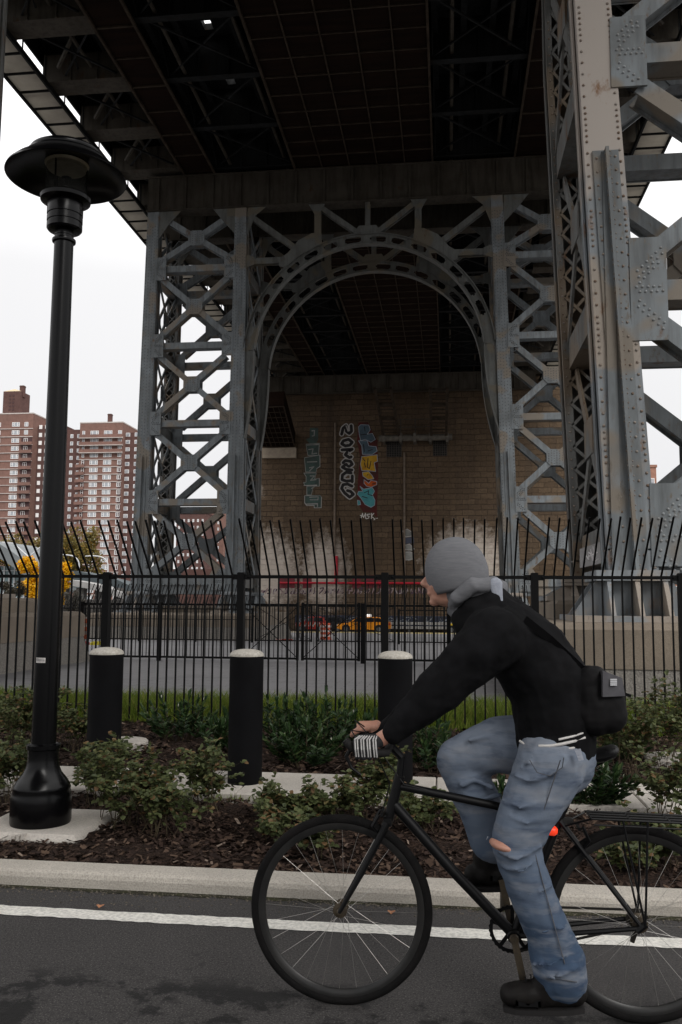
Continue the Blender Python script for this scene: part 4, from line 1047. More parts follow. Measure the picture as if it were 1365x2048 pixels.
# low parapet walls along the far street
def low_wall(y, xa, xb, z0, z1, m_, label, scr=None):
    t = thing('low_wall', ((xa+xb)/2, y, z0), label, 'wall')
    mb = MB(); mb.bev(xa, xb, y, y+.35, z0-.3, z1, .05); mb.build('wall_body', m_, t)
    if scr:
        mb = MB(); rr = random.Random(4); x = xa+.3
        while x < xb-1:
            pts = [(x+rr.uniform(0, .9), z0+(z1-z0)*rr.uniform(.1, .9)) for _ in range(5)]
            for (a, c), (d_, e_) in zip(pts, pts[1:]): mb.bar((a, y-.012, c), (d_, y-.012, e_), .06, .01)
            x += .75
        mb.build('scribble', scr, t)
    return t
a = at(590, 1246, 87.0); b_ = at(960, 1232, 87.0)
low_wall(87.0, a.x, b_.x+3, a.z, at(700, 1231, 87).z, mat('mural_navy', (.03, .036, .06), (.02, .022, .03), .8, .8), 'low navy mural wall with pale scribbles behind the taxi', mat('scribble_pale', (.2, .21, .22)))
# ================================================================ far buildings
def brick(name, c1, c2):
    m, nt, b = nmat(name)
    f = noise_fac(nt, .12, lo=.35, hi=.65); col = mixc(nt, f, c1, c2)
    f = noise_fac(nt, .8, detail=8, rough=.8, lo=.4, hi=.7); col = mixc(nt, f, col, tuple(.7*v for v in c2))
    nt.links.new(col, b.inputs['Base Color']); b.inputs['Roughness'].default_value = .95; b.inputs['Specular IOR Level'].default_value = .1
    return m
M['brick'] = brick('brick', (.225, .128, .105), (.185, .110, .092)); M['brickd'] = brick('brick_dark', (.125, .070, .062), (.10, .058, .052))
M['brickt'] = brick('brick_tan', (.34, .19, .14), (.28, .15, .11))
M['band'] = mat('floor_slab', (.5, .45, .42), (.4, .36, .34), 1, .9)
M['wframe'] = mat('window_frame', (.8, .79, .78), None, rough=.7); M['wpane'] = mat('window_pane', (.2, .22, .25), (.45, .46, .48), .9, .25)
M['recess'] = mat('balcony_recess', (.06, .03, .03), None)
def win_mesh(w_, h_, kind):
    mb = MB(); t = .12
    mb.box(-w_/2, w_/2, -.1, .05, 0, t); mb.box(-w_/2, w_/2, -.1, .05, h_-t, h_); mb.box(-w_/2, -w_/2+t, -.1, .05, t, h_-t); mb.box(w_/2-t, w_/2, -.1, .05, t, h_-t)
    if kind == 3:
        for x in (-w_*.24, w_*.24): mb.box(x-t*.7, x+t*.7, -.1, .05, t, h_-t)
        for x in (-w_*.37, w_*.37): mb.box(x-w_*.12, x+w_*.12, -.09, .04, h_*.5-.04, h_*.5+.04)
    elif kind == 2: mb.box(-t*.6, t*.6, -.1, .05, t, h_-t)
    mb.box(-w_/2+t, w_/2-t, -.1, .05, h_*.5-.05, h_*.5+.05) if kind == 1 else None
    p = MB(); p.box(-w_/2+t, w_/2-t, -.02, .03, t, h_-t)
    if R.random() < .5: pass
    return mb, p
wcache = {}
def add_window(parent, x, y, z, w_, h_, kind, ac=False):
    """window frame with its pane as a child; meshes shared between equal windows"""
    key = (round(w_, 2), round(h_, 2), kind)
    if key not in wcache:
        a, p = win_mesh(w_, h_, kind)
        def mk(n, q, m_): me = bpy.data.meshes.new(n); me.from_pydata([v[:] for v in q.v], [], q.f); me.materials.append(m_); return me
        wcache[key] = (mk('window', a, M['wframe']), mk('pane', p, M['wpane']))
    a, p = wcache[key]
    o = bpy.data.objects.new('window', a); C.objects.link(o); o.parent = parent; o.location = Vector((x, y, z))-parent.location
    q = bpy.data.objects.new('pane', p); C.objects.link(q); q.parent = o
    return o
rb = random.Random(21)
def apartment(name, Y, label, wings, rows, cols, fh=2.75, top=None, bands=None, m_=None):
    pass
Y = 300.0
def bx(px, Y=300.0): return at(px, 1000, Y).x-(0)
# pixel columns near mid height; floor height from the photo
def ztop(py, Y=300.0): return at(200, py, Y).z
def tower_block(label, x0, x1, zt, wing_l, wing_r, winx, floors, fh, z0, chimney, extra=None, balc=()):
    t = thing('apartment_building', ((x0+x1)/2, Y, -1.5), label, 'building', 'brick apartment towers beyond the bridge')
    mb = MB(); mb.box(x0, x1, Y, Y+16, -3, zt); wl = mb.build('wall', M['brick'], t)
    mb = MB(); mb.box(x0-.1, x1+.1, Y-.1, Y+16, zt, zt+.4); mb.build('parapet', M['band'], t)
    for (a, b_, zz, dy) in (wing_l, wing_r):
        mb = MB(); mb.box(a, b_, Y+dy, Y+14, -3, zz); mb.build('side_wing', M['brickd'], t)
    mb = MB()
    for i in range(floors): z = z0-i*fh; mb.box(x0-.15, x1+.15, Y-.28, Y, z-.12, z+.12)
    mb.build('floor_slabs', M['band'], t)
    for (a, b_) in balc:
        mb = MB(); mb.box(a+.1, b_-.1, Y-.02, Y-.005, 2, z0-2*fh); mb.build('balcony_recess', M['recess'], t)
        mb = MB()
        for i in range(2, floors): z = z0-i*fh; mb.box(a-.3, b_+.3, Y-1.1, Y-.95, z-.1, z+1.0); mb.box(a-.3, b_+.3, Y-1.1, Y-.01, z-.16, z-.1)
        mb.build('balcony_parapets', M['brick'], t)
    n = 0
    for i in range(floors+1):
        z = z0-i*fh+.85
        if z < 0: break
        for (x, w_, k) in winx:
            if n > 92: break
            add_window(t, x, Y-.02, z, w_*rb.choice((1, 1, .97)), 1.6, k); n += 1
    if chimney: mb = MB(); cx, cz, ct, cw = chimney; mb.box(cx-cw, cx+cw, Y+3, Y+3+2*cw, cz, ct); mb.box(cx-cw-.1, cx+cw+.1, Y+2.9, Y+3.1+2*cw, ct-.5, ct-.2); mb.build('chimney', M['brickd'], t)
    return t
zt2 = at(205, 846, Y).z
X = lambda px, py=950: at(px, py, Y).x
tb = tower_block('reddish brick apartment tower with full-width upper balconies, right of the lamp post', X(157), X(243), zt2, (X(118), X(157), at(140, 855, Y).z, 4), (X(243), X(272), at(255, 862, Y).z, 3),
    [(X(187), 3.1, 3), (X(214), 3.1, 3), (X(134)-.0, 1.0, 1)][:2]+[(X(165), 1.0, 1), (X(238), 1.4, 2)], 22, 2.72, zt2-5.3, (X(209), zt2, at(208, 824, Y).z, .7))
# balconies of the three upper floors
mb = MB()
for k in range(3): z = zt2-5.4-k*2.72; mb.box(X(159), X(244), Y-1.3, Y-1.15, z-.15, z+1.0)
mb.build('upper_balconies', M['brick'], tb)
mb = MB()
for k in range(3): z = zt2-5.4-k*2.72; mb.box(X(159)-.1, X(244)+.1, Y-1.4, Y, z-.4, z-.16)
mb.build('balcony_slabs', M['band'], tb)
mb = MB()
for k in range(4, 22):
    z = zt2-5.4-k*2.72; mb.box(X(152), X(170), Y-1.0, Y-.85, z-.1, z+1.0)
mb.build('corner_balconies', M['brick'], tb)
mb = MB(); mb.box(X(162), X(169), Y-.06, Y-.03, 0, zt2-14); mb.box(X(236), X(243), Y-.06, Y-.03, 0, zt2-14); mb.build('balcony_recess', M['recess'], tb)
mb = MB()
for k in range(22):
    z = zt2-4.6-k*2.72
    for px in (132, 146): mb.box(X(px)-.55, X(px)+.55, Y+3.9, Y+3.95, z, z+1.4)
    for px in (248, 266): mb.box(X(px)-.8, X(px)+.8, Y+2.9, Y+2.95, z, z+1.4)
tag(mb.build('side_windows', M['wframe'], tb), kind='stuff')
mb = MB()
for k in range(22):
    z = zt2-4.6-k*2.72
    for px in (132, 146): mb.box(X(px)-.4, X(px)+.4, Y+3.85, Y+3.9, z+.12, z+1.28)
    for px in (248, 266): mb.box(X(px)-.65, X(px)+.65, Y+2.85, Y+2.9, z+.12, z+1.28)
tag(mb.build('side_panes', M['wpane'], tb), kind='stuff')
zt1 = at(30, 828, Y).z
tb = tower_block('brick apartment tower at the left edge with a perforated water-tank house on its roof', X(-60), X(62), zt1, (X(-90), X(-60), zt1-3, 4), (X(62), X(120), at(90, 848, Y).z, 4),
    [(X(-10), 3.0, 3), (X(28), 3.0, 3), (X(49), 1.5, 2)], 23, 3.0, zt1-5.6, (X(28), at(28, 790, Y).z, at(28, 767, Y).z, .8))
za, zb_ = at(15, 828, Y).z, at(15, 780, Y).z
mb = MB(); mb.box(X(-6), X(30), Y+2, Y+9, za, zb_); th = mb.build('tank_house', M['brickd'], tb)
mb = MB(); mb.add([(X(-6), Y+2, zb_), (X(30), Y+2, zb_), (X(30), Y+9, zb_), (X(-6), Y+9, zb_), (X(9), Y+5, zb_+1.6)], [(0, 1, 4), (1, 2, 4), (2, 3, 4), (3, 0, 4)]); mb.build('roof', mat('tan_roof', (.42, .33, .2)), th)
mb = MB()
for i in range(5):
    for px in (8, 15): z = zb_-1.6-i*1.35; mb.box(X(px)-.35, X(px)+.35, Y+1.9, Y+2.02, z-.3, z+.3)
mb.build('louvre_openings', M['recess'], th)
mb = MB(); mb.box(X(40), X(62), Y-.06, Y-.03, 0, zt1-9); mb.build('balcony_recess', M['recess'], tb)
mb = MB()
for k in range(2, 22): z = zt1-5.6-k*3.0; mb.box(X(39), X(64), Y-1.2, Y-1.05, z-.2, z+.95)
mb.build('corner_balconies', M['brick'], tb)
mb = MB()
for k in range(22):
    z = zt1-5-k*3.0
    for px in (68, 80, 100): mb.box(X(px)-.6, X(px)+.6, Y+3.9, Y+3.95, z, z+1.5)
tag(mb.build('side_windows', M['wframe'], tb), kind='stuff')
# lower slab blocks seen between the tower legs
def slab(name_l, px0, px1, pyt, Yb, m_, fl, cw, wl=None, label=''):
    a, b_ = at(px0, 1100, Yb).x, at(px1, 1100, Yb).x; zt = at((px0+px1)/2, pyt, Yb).z
    t = thing('apartment_building', ((a+b_)/2, Yb, -1.5), label, 'building', 'brick apartment towers beyond the bridge')
    mb = MB(); mb.box(a, b_, Yb, Yb+15, -3, zt); mb.build('wall', m_, t)
    mb = MB(); mb.box(a-.2, b_+.2, Yb-.2, Yb+15, zt, zt+.6); mb.build('parapet', m_, t)
    n = 0; z = zt-2.6
    while z > 0 and n < 95:
        x = a+cw*.6
        while x < b_-.8 and n < 95:
            add_window(t, x, Yb-.02, z-1.4, wl or 1.1, 1.4, 2); n += 1; x += cw
        z -= fl
    return t
slab('', 352, 414, 1028, 420, M['brickd'], 3.4, 2.4, .9, 'dark brick apartment block seen low between the left tower legs, its left half')
slab('', 398, 447, 1021, 440, M['brick'], 3.2, 2.2, .9, 'taller dark brick block with many small windows seen between the left tower legs')
slab('', 1240, 1318, 935, 210, M['brickt'], 2.8, 4.6, 1.9, 'orange-brown brick building seen through the bracing right of the huge leg')
slab('', 1290, 1420, 1005, 190, M['brickt'], 3, 4.2, 1.7, 'lower orange-brown brick building at the right edge behind the bracing')
# low brick shed with green shutter behind the far left leg
Yb = 150; t = thing('brick_shed', (at(405, 1150, Yb).x, Yb, -1.5), 'low brick building with a green shutter seen between the left tower legs', 'building')
a, b_ = at(345, 1138, Yb), at(452, 1138, Yb); mb = MB(); mb.box(a.x, b_.x, Yb, Yb+8, -2, a.z); mb.build('wall', brick('brick_low', (.10, .055, .045), (.08, .045, .04)), t)
a, b_ = at(388, 1150, Yb), at(418, 1170, Yb); mb = MB(); mb.box(a.x, b_.x, Yb-.05, Yb, b_.z, a.z); mb.build('shutter', mat('green_shutter', (.03, .13, .07), (.02, .1, .05), 2), t)

# ================================================================ trees
def tree(px, pyt, pyb, Yt, wpx, label, lm, seed, group=None, n=5000, ls=.16, name='broadleaf_tree'):
    rr = random.Random(seed); p = at(px, pyb, Yt); zt = at(px, pyt, Yt).z; zb0 = -1.5 if Yt > 80 else gz(Yt)
    wd = wpx/F*Yt/2; t = thing(name, (p.x, Yt, zb0), label, 'tree', group)
    hgt = zt-zb0
    mb = MB(); mb.tube([(p.x, Yt, zb0-.3), (p.x+.05*hgt*.2, Yt, zb0+hgt*.3), (p.x, Yt, zb0+hgt*.62)], [hgt*.028, hgt*.02, hgt*.01], 8)
    tips_ = []
    for i in range(11):
        a = rr.uniform(0, 6.28); h0 = zb0+hgt*rr.uniform(.2, .55); l = wd*rr.uniform(.5, .95)
        q = Vector((p.x+math.cos(a)*l, Yt+math.sin(a)*l*.8, min(zt-.1*hgt, h0+hgt*rr.uniform(.15, .4)))); tips_.append(q)
        mb.tube([(p.x, Yt, h0), (Vector((p.x, Yt, h0))+q)/2+Vector((0, 0, .04*hgt)), q], [hgt*.011, hgt*.007, hgt*.003], 5)
    mb.build('trunk', M['bark'], t)
    mb = MB(); cl = [(q+Vector((rr.gauss(0, wd*.12), rr.gauss(0, wd*.12), rr.gauss(0, hgt*.04))), rr.uniform(.18, .36)*wd) for q in tips_ for _ in range(2)]+[(Vector((p.x+rr.gauss(0, wd*.3), Yt, zb0+hgt*rr.uniform(.45, .9))), rr.uniform(.2, .38)*wd) for _ in range(12)]
    if lm is yl: cl = [(c, r_*1.5) for c, r_ in cl]
    for i in range(n):
        c, r_ = rr.choice(cl); d = Vector((rr.gauss(0, 1), rr.gauss(0, 1), rr.gauss(0, 1))).normalized()*r_*rr.random()**.4
        q = c+d
        if q.z > zt: continue
        u = Vector((rr.gauss(0, 1), rr.gauss(0, 1), rr.gauss(0, .6))).normalized()*ls; v = u.cross(Vector((rr.gauss(0, 1), rr.gauss(0, 1), rr.gauss(0, 1)))).normalized()*ls*.6
        mb.add([q-u, q+v, q+u, q-v], [(0, 1, 2, 3)])
    mb.build('crown', lm, t); return t
M['bark'] = mat('bark', (.06, .045, .035), (.035, .028, .022), 6, .95, bstr=.5, bscale=20)
oliv = leafmat('autumn_olive', (.10, .085, .02), (.19, .14, .03), (.26, .15, .03)); yl = leafmat('golden_leaf', (.62, .34, .0), (.85, .52, .01), (.7, .3, .0)); dk = leafmat('dark_leaf', (.02, .035, .015), (.05, .07, .025))
tree(50, 1050, 1165, 140, 150, 'olive-brown autumn tree behind the lamp post, left of it', oliv, 1, 'autumn trees in front of the apartment towers', ls=.24, n=9000)
tree(150, 1052, 1170, 140, 130, 'olive-brown autumn tree just right of the lamp post', oliv, 2, 'autumn trees in front of the apartment towers', ls=.24, n=9000)
tree(100, 1085, 1170, 165, 70, 'olive-brown autumn tree directly behind the lamp post pole', oliv, 22, 'autumn trees in front of the apartment towers', ls=.24, n=9000)
tree(64, 1108, 1205, 70, 58, 'bright yellow slender tree just left of the lamp post', yl, 3, 'golden young trees', ls=.13, n=6500)
tree(120, 1112, 1205, 72, 44, 'bright yellow slender tree just right of the lamp post', yl, 4, 'golden young trees', ls=.12, n=3500)
tree(1337, 1128, 1250, 34, 30, 'dark green bush right of the huge leg\'s shoe', dk, 5, None, ls=.06, n=3000, name='shrub')
tree(20, 1150, 1212, 60, 60, 'dark bare hedge shrub left of the yellow tree', leafmat('hedge_dark', (.03, .025, .015), (.06, .05, .03)), 6, 'dark hedge shrubs behind the left railing', ls=.07, n=3500, name='hedge_shrub')
tree(150, 1172, 1215, 60, 50, 'dark bare hedge shrub behind the railing, right of the lamp post', leafmat('hedge_grey', (.05, .045, .035), (.10, .09, .07)), 7, 'dark hedge shrubs behind the left railing', ls=.07, n=2500, name='hedge_shrub')

# ================================================================ street furniture and structures far left
def park_light(px, pyt, Yl, label, double=False, arm=-1):
    p = at(px, 1180, Yl); zt = at(px, pyt, Yl).z; zb0 = -1.5
    t = thing('street_light', (p.x, Yl, zb0), label, 'street light', 'white street lights beyond the plaza')
    wm = M['wpole']
    mb = MB()
    if double: mb.tube([(p.x, Yl, zb0), (p.x, Yl, zt-.6)], [.16, .11], 8)
    else:
        pts = [(p.x, Yl, zb0), (p.x, Yl, zt-1.4)]+[(p.x+arm*1.5*(1-math.cos(a)), Yl, zt-1.4+1.3*math.sin(a)) for a in (.3, .6, .9, 1.2, 1.5)]+[(p.x+arm*2.3, Yl, zt-.02)]
        mb.tube(pts, [.13, .10]+[.08]*6, 8)
    mb.build('pole', wm, t, smooth=True)
    if double:
        for s in (-1, 1):
            q = (p.x+s*1.9, Yl, zt+.9); mb = MB(); mb.tube([(p.x, Yl, zt-.7), q], .07, 6); a = mb.build('lamp_arm', wm, t)
            mb = MB(); mb.bar(q, (q[0]+s*1.3, Yl, q[2]+.12), .16, .4); mb.build('lamp_head', wm, a)
    else:
        mb = MB(); mb.bar((p.x+arm*2.2, Yl, zt-.02), (p.x+arm*3.1, Yl, zt-.08), .13, .36); mb.build('lamp_head', wm, t)
M['wpole'] = mat('white_pole', (.5, .51, .52), None, rough=.5)
park_light(55, 1102, 95, 'white twin-armed street light left of the lamp post', True)
park_light(157, 1109, 110, 'white hooked street light just right of the lamp post')
park_light(215, 1111, 110, 'white hooked street light in front of the brick tower, left of the far bridge leg')
p = at(465, 1200, 78); mb = MB(); mb.tube([(at(306, 1150, 78).x, 78, -1.4), (at(306, 1150, 78).x, 78, at(306, 1150, 78).z)], .14, 8); tag(mb.build('sign_pole', M['wpole'], loc=(at(306, 1150, 78).x, 78, -1.4)), 'short white pole seen between the far left bridge legs', 'pole')
# curved canopy, glass hall and footbridge ramp
Yc = 120; gm = mat('canopy_grey', (.15, .165, .17), (.12, .13, .135), .5, .7); gd = mat('dark_roof', (.06, .075, .08), (.045, .055, .06), .4, .8); gl = mat('pale_glass', (.18, .24, .25), (.13, .18, .19), .3, .3)
t = thing('canopy', (at(20, 1150, Yc).x, Yc, -1.5), 'grey curved canopy roof over pale glass at the left edge', 'canopy')
pts = [(-60, 1078), (-20, 1080), (0, 1088), (22, 1102), (45, 1118), (58, 1134), (72, 1152)]
top = [at(x, y, Yc) for x, y in pts]; mb = MB()
mb.prism([(p.x, p.z) for p in top]+[(p.x, p.z-1.2) for p in reversed([at(x, y+12, Yc) for x, y in pts])], Yc, Yc+14); mb.build('canopy_roof', gm, t)
a, b_ = at(-60, 1112, Yc+3), at(50, 1158, Yc+3); mb = MB(); mb.box(a.x, b_.x, Yc+3, Yc+3.2, -1.5, a.z-1.5); mb.build('glass_wall', gl, t)
mb = MB()
for i in range(12): x = a.x+(b_.x-a.x)*i/11; mb.box(x-.09, x+.09, Yc+2.85, Yc+3, -1.5, a.z-1.5)
for z in (2, 4, 6): mb.box(a.x, b_.x, Yc+2.9, Yc+3, z-.06, z+.06)
mb.build('mullions', M['wpole'], t)
t = thing('footbridge_ramp', (at(180, 1180, 100).x, 100, -1.5), 'curving pale footbridge ramp with a dark roof beyond the plaza railing', 'ramp')
pts = [(120, 1158), (145, 1160), (175, 1165), (205, 1172), (235, 1182), (262, 1190)]
tp = [at(x, y, 100) for x, y in pts]; bt = [at(x, y+12, 100) for x, y in pts]
mb = MB(); mb.prism([(p.x, p.z) for p in tp]+[(p.x, p.z) for p in reversed(bt)], 100, 103); mb.build('parapet', mat('ramp_concrete', (.28, .275, .27), (.22, .215, .21), 1, .8), t)
mb = MB(); q = [at(x, y, 108) for x, y in ((128, 1140), (160, 1143), (200, 1152), (236, 1160), (262, 1172), (262, 1190), (128, 1172))]; mb.prism([(p.x, p.z) for p in q], 108, 112); mb.build('ramp_roof', gd, t)
mb = MB()
for px in (130, 165, 200, 240): a = at(px, 1190, 101.5); mb.box(a.x-.4, a.x+.4, 101, 102, -1.8, at(px, 1176, 101.5).z)
mb.build('pier', mat('pier_dark', (.09, .085, .08)), t)
a, b_ = at(-60, 1168, 90), at(330, 1205, 90); low_wall(90, a.x, b_.x, -1.6, b_.z+.3, mat('far_wall_dark', (.05, .045, .04), (.08, .075, .07), 1.5, .9), 'dark low wall and planting line beyond the plaza at far left')
a, b_ = at(-60, 1160, 88.5), at(330, 1160, 88.5)
panel_fence(88.5, a.x, b_.x, -1.2, 1.2, 'very distant dark railing beyond the plaza on the left', sp=.5, pst=5, r=.03)
# orange and white sign, red and yellow wheel stops
pp = at(171, 1256, 24); mb = MB(); mb.box(pp.x-.11, pp.x+.11, 23.9, 23.93, pp.z-.32, pp.z+.32)
t = thing('warning_sign', (pp.x, 23.9, 0), 'orange striped warning panel beside the left end of the plaza gate fence', 'sign'); mb.build('panel', mat('sign_white', (.5, .45, .4)), t)
mb = MB()
for k in range(3): mb.box(pp.x-.11, pp.x+.11, 23.87, 23.899, pp.z-.3+k*.22, pp.z-.18+k*.22)
mb.build('stripes', mat('sign_orange', (.5, .1, .03)), t)
mb = MB(); mb.tube([(pp.x-.13, 23.95, -.05), (pp.x-.13, 23.95, pp.z+.35)], .02, 6); mb.build('sign_post', M['fence'], t)
for (x0, x1, c_, lb) in ((159, 174, (.35, .02, .02), 'red barrier foot lying by the left end of the plaza railing'), (181, 207, (.5, .42, .03), 'yellow barrier foot lying right of the red one')):
    a, b_ = at(x0, 1279, 33), at(x1, 1279, 33); mb = MB(); mb.bev(a.x, b_.x, 33, 33.3, gz(33), gz(33)+.14, .04)
    for q in (.25, .5, .75): mb.box(a.x+(b_.x-a.x)*q-.03, a.x+(b_.x-a.x)*q+.03, 32.98, 33.32, gz(33)+.141, gz(33)+.16)
    tag(mb.build('barrier_foot', mat('foot_'+('red' if c_[1] < .1 else 'yellow'), c_), loc=((a.x+b_.x)/2, 33, gz(33))), lb, 'barrier foot')

# ================================================================ vehicles on the far street
def car(px0, px1, Yc, zg, paintm, label, name='parked_car', cat='car', roofsign=False, dirn=-1, tall=0):
    a, b_ = at(px0, 1250, Yc).x, at(px1, 1250, Yc).x; L_ = b_-a; k = L_/4.8; wd = 1.8
    t = thing(name, ((a+b_)/2, Yc, zg), label, cat)
    def XX(u): return (a+u*L_) if dirn < 0 else (b_-u*L_)
    sil = [(.0, .42), (.012, .66), (.05, .78), (.24, .92), (.27, .98), (.985, .98), (1., .70), (.995, .38), (.9, .27), (.1, .26)]
    mb = MB()
    # lower body, narrowed at the top with a loft
    secs = []
    def ring(y, ins): return [(XX(min(1-ins*.5, max(ins*.5, u))), y, zg+h*1.0) for u, h in sil]
    n = len(sil); vs = []
    for y, ins in ((Yc, .03), (Yc+.08, 0), (Yc+wd-.08, 0), (Yc+wd, .03)): vs += ring(y, ins)
    fs = [tuple(range(n)), tuple(range(4*n-1, 3*n-1, -1))]
    for q in range(3):
        for i in range(n): fs.append((q*n+i, q*n+(i+1) % n, (q+1)*n+(i+1) % n, (q+1)*n+i))
    mb.add(vs, fs); body = mb.build('body', paintm, t, smooth=True, angle=30)
    gh = [(.24, .92), (.37, 1.36+tall), (.45, 1.46+tall), (.72, 1.47+tall), (.83, 1.38+tall), (.96, .98)]
    mb = MB(); n = len(gh); vs = []
    for y, ins in ((Yc+.05, 0), (Yc+.22, 1), (Yc+wd-.22, 1), (Yc+wd-.05, 0)):
        for u, h in gh: vs.append((XX(u), y if h < 1.1 else y, zg+(h if (ins or h < 1) else min(h, 1.0)+0)))
    vs = []
    for s in (0, 1):
        for u, h in gh: vs.append((XX(u), (Yc+(.06 if h < 1 else .24)) if s == 0 else (Yc+wd-(.06 if h < 1 else .24)), zg+h))
    fs = [tuple(range(n)), tuple(range(2*n-1, n-1, -1))]+[(i, (i+1) % n, n+(i+1) % n, n+i) for i in range(n)]
    mb.add(vs, fs); mb.build('cabin', paintm, t, smooth=True, angle=25)
    for (u0, u1, u2, u3) in ((.295, .40, .535, .535), (.555, .555, .70, .70), (.72, .72, .80, .885)):
        mb = MB(); q = [(XX(u0), Yc+.045, zg+1.0), (XX(u1), Yc+.20, zg+1.37+tall), (XX(u2), Yc+.20, zg+1.38+tall), (XX(u3), Yc+.045, zg+1.0)]
        mb.add(q+[(x, y+.03, z) for x, y, z in q], [(0, 1, 2, 3), (7, 6, 5, 4), (0, 4, 5, 1), (1, 5, 6, 2), (2, 6, 7, 3), (3, 7, 4, 0)]); mb.build('window', M['carglass'], t)
    for u in (.19, .79):
        for yy in (Yc-.01, Yc+wd-.2):
            mb = MB(); mb.lathe((XX(u), yy, zg+.33), [(.2, -.0), (.33, .01), (.34, .04), (.34, .19), (.33, .21)], 20, 'y'); wl = mb.build('wheel', M['tyre'], t, smooth=True)
            mb = MB(); mb.lathe((XX(u), yy-.015, zg+.33), [(.03, 0), (.2, .0), (.21, .02)], 12, 'y'); mb.build('rim', M['rim'], wl, smooth=True)
        mb = MB(); mb.lathe((XX(u), Yc-.006, zg+.36), [(.30, .0), (.40, .003), (.40, .02)], 20, 'y'); mb.build('wheel_arch', M['tyre'], t)
    mb = MB(); mb.box(min(XX(.0), XX(.03))-.01, max(XX(0), XX(.03)), Yc-.01, Yc+.3, zg+.62, zg+.76); mb.build('headlight', M['wpole'], t)
    mb = MB(); mb.box(min(XX(.975), XX(1.0)), max(XX(.975), XX(1.0))+.01, Yc-.01, Yc+.3, zg+.72, zg+.9); mb.build('tail_light', redm, t)
    mb = MB(); mb.box(min(XX(.54), XX(.546)), max(XX(.54), XX(.546)), Yc-.004, Yc+.01, zg+.35, zg+.97); mb.box(min(XX(.3), XX(.306)), max(XX(.3), XX(.306)), Yc-.004, Yc+.01, zg+.35, zg+.95); mb.box(XX(.5)-.1, XX(.5)+.1, Yc-.02, Yc, zg+.84, zg+.88); mb.build('door_seams', M['tyre'], t)
    if roofsign: mb = MB(); mb.bev(XX(.55)-.45, XX(.55)+.45, Yc+.7, Yc+.95, zg+1.47, zg+1.72, .04); mb.build('roof_sign', mat('roof_sign_white', (.85, .85, .85), em=((1, 1, 1), .6)), t)
    return t
M['carglass'] = mat('car_glass', (.012, .013, .015), None, rough=.08); M['tyre'] = mat('tyre_rubber', (.012, .012, .012), None, rough=.8); M['rim'] = mat('alloy_rim', (.2, .2, .2), None, rough=.4, metal=.8)
zs = gz(84)
car(672, 781, 82.5, gz(82.5), mat('taxi_paint', (.75, .27, .008), (.62, .21, .006), .5, .4), 'yellow-orange taxi sedan with a lit roof sign on the far street', 'taxi', 'taxi', True)
car(592, 655, 84.5, gz(84.5), mat('car_red', (.32, .02, .012), None, rough=.4), 'red car seen through the left leaf of the far gate')
car(628, 690, 86-1.2, gz(84.8), mat('car_black', (.012, .012, .014), None, rough=.3), 'black car tucked between the red car and the taxi')
car(898, 925, 83.0, gz(83), mat('car_yellow', (.6, .4, .02), None, rough=.4), 'sliver of a yellow car just left of the cyclist\'s jacket')
# guard rail behind the cars and construction barrel, hi-vis panel
t = thing('guard_rail', (-2, 85.6, -1.3), 'pale steel guard rail along the far street right of the taxi', 'guard rail')
a, b_ = at(780, 1250, 85.6), at(1000, 1250, 85.6); mb = MB()
for z in (.35, .75): mb.bev(a.x, b_.x, 85.6, 85.68, gz(85)+z, gz(85)+z+.26, .04)
mb.build('rail', mat('galvanised', (.3, .29, .27), (.2, .19, .18), 2, .5), t); mb = MB(); x = a.x
while x < b_.x: mb.box(x-.07, x+.07, 85.69, 85.85, gz(85)-.1, gz(85)+1.05); x += 1.9
mb.build('rail_posts', M['rim'], t)
p = at(652, 1279, 46); t = thing('traffic_barrel', (p.x, 46, gz(46)), 'orange and white banded traffic barrel left of the taxi', 'traffic barrel'); zb0 = gz(46); q = .37
mb = MB(); mb.lathe((p.x, 46, zb0), [(q*.86, 0), (q*.9, .05), (q*.78, .06), (q*.74, .85), (q*.6, .88)], 20); mb.build('barrel_body', mat('barrel_orange', (.5, .09, .04), None, rough=.6), t, smooth=True)
mb = MB()
for z in (.18, .42, .66): mb.lathe((p.x, 46, zb0+z), [(q*.79, 0), (q*.775, .11)], 20)
mb.build('white_bands', mat('barrel_white', (.6, .5, .48)), t, smooth=True)
p0, p1 = at(552, 1277, 41), at(586, 1277, 41); mb = MB()
for k in range(6): 
    xa = p0.x+(p1.x-p0.x)*k/6; mb.box(xa, xa+(p1.x-p0.x)/6-.02, 41, 41.12, gz(41)+.02, gz(41)+.12)
tag(mb.build('barricade_board', mat('board_redwhite', (.5, .3, .27), (.3, .05, .03), 2.5, .7, lo=.48, hi=.52), loc=(p0.x, 41, gz(41))), 'low red and white barricade board on the ground before the far gate', 'barricade')
t = thing('barricade', (at(615, 1250, 50).x, 50, gz(50)), 'orange and white striped barricade behind the far gate, left of the traffic barrel', 'barricade')
a, b_ = at(592, 1249, 50), at(640, 1249, 50); mb = MB(); mb.box(a.x, b_.x, 50, 50.06, a.z-.1, a.z+.12); mb.build('board', mat('board_orange', (.45, .07, .03)), t)
mb = MB()
for i in range(6): x = a.x+(b_.x-a.x)*(i+.3)/6; mb.bar((x, 49.985, a.z-.1), (x+.14, 49.985, a.z+.12), .09, .01)
mb.build('board_stripes', mat('stripe_white', (.55, .5, .48)), t)
mb = MB()
for x in (a.x+.15, b_.x-.15): mb.bar((x, 49.7, gz(50)), (x, 50.03, a.z), .06, .06); mb.bar((x, 50.4, gz(50)), (x, 50.03, a.z), .06, .06)
mb.build('barricade_legs', M['rib'], t)
# unkempt vine and shrub against the inner face of the far left plinth
tree(545, 1232, 1280, 52, 40, 'straggly shrub growing beside the far left plinth', leafmat('vine', (.05, .045, .02), (.1, .09, .03)), 12, None, ls=.06, n=1200, name='shrub')
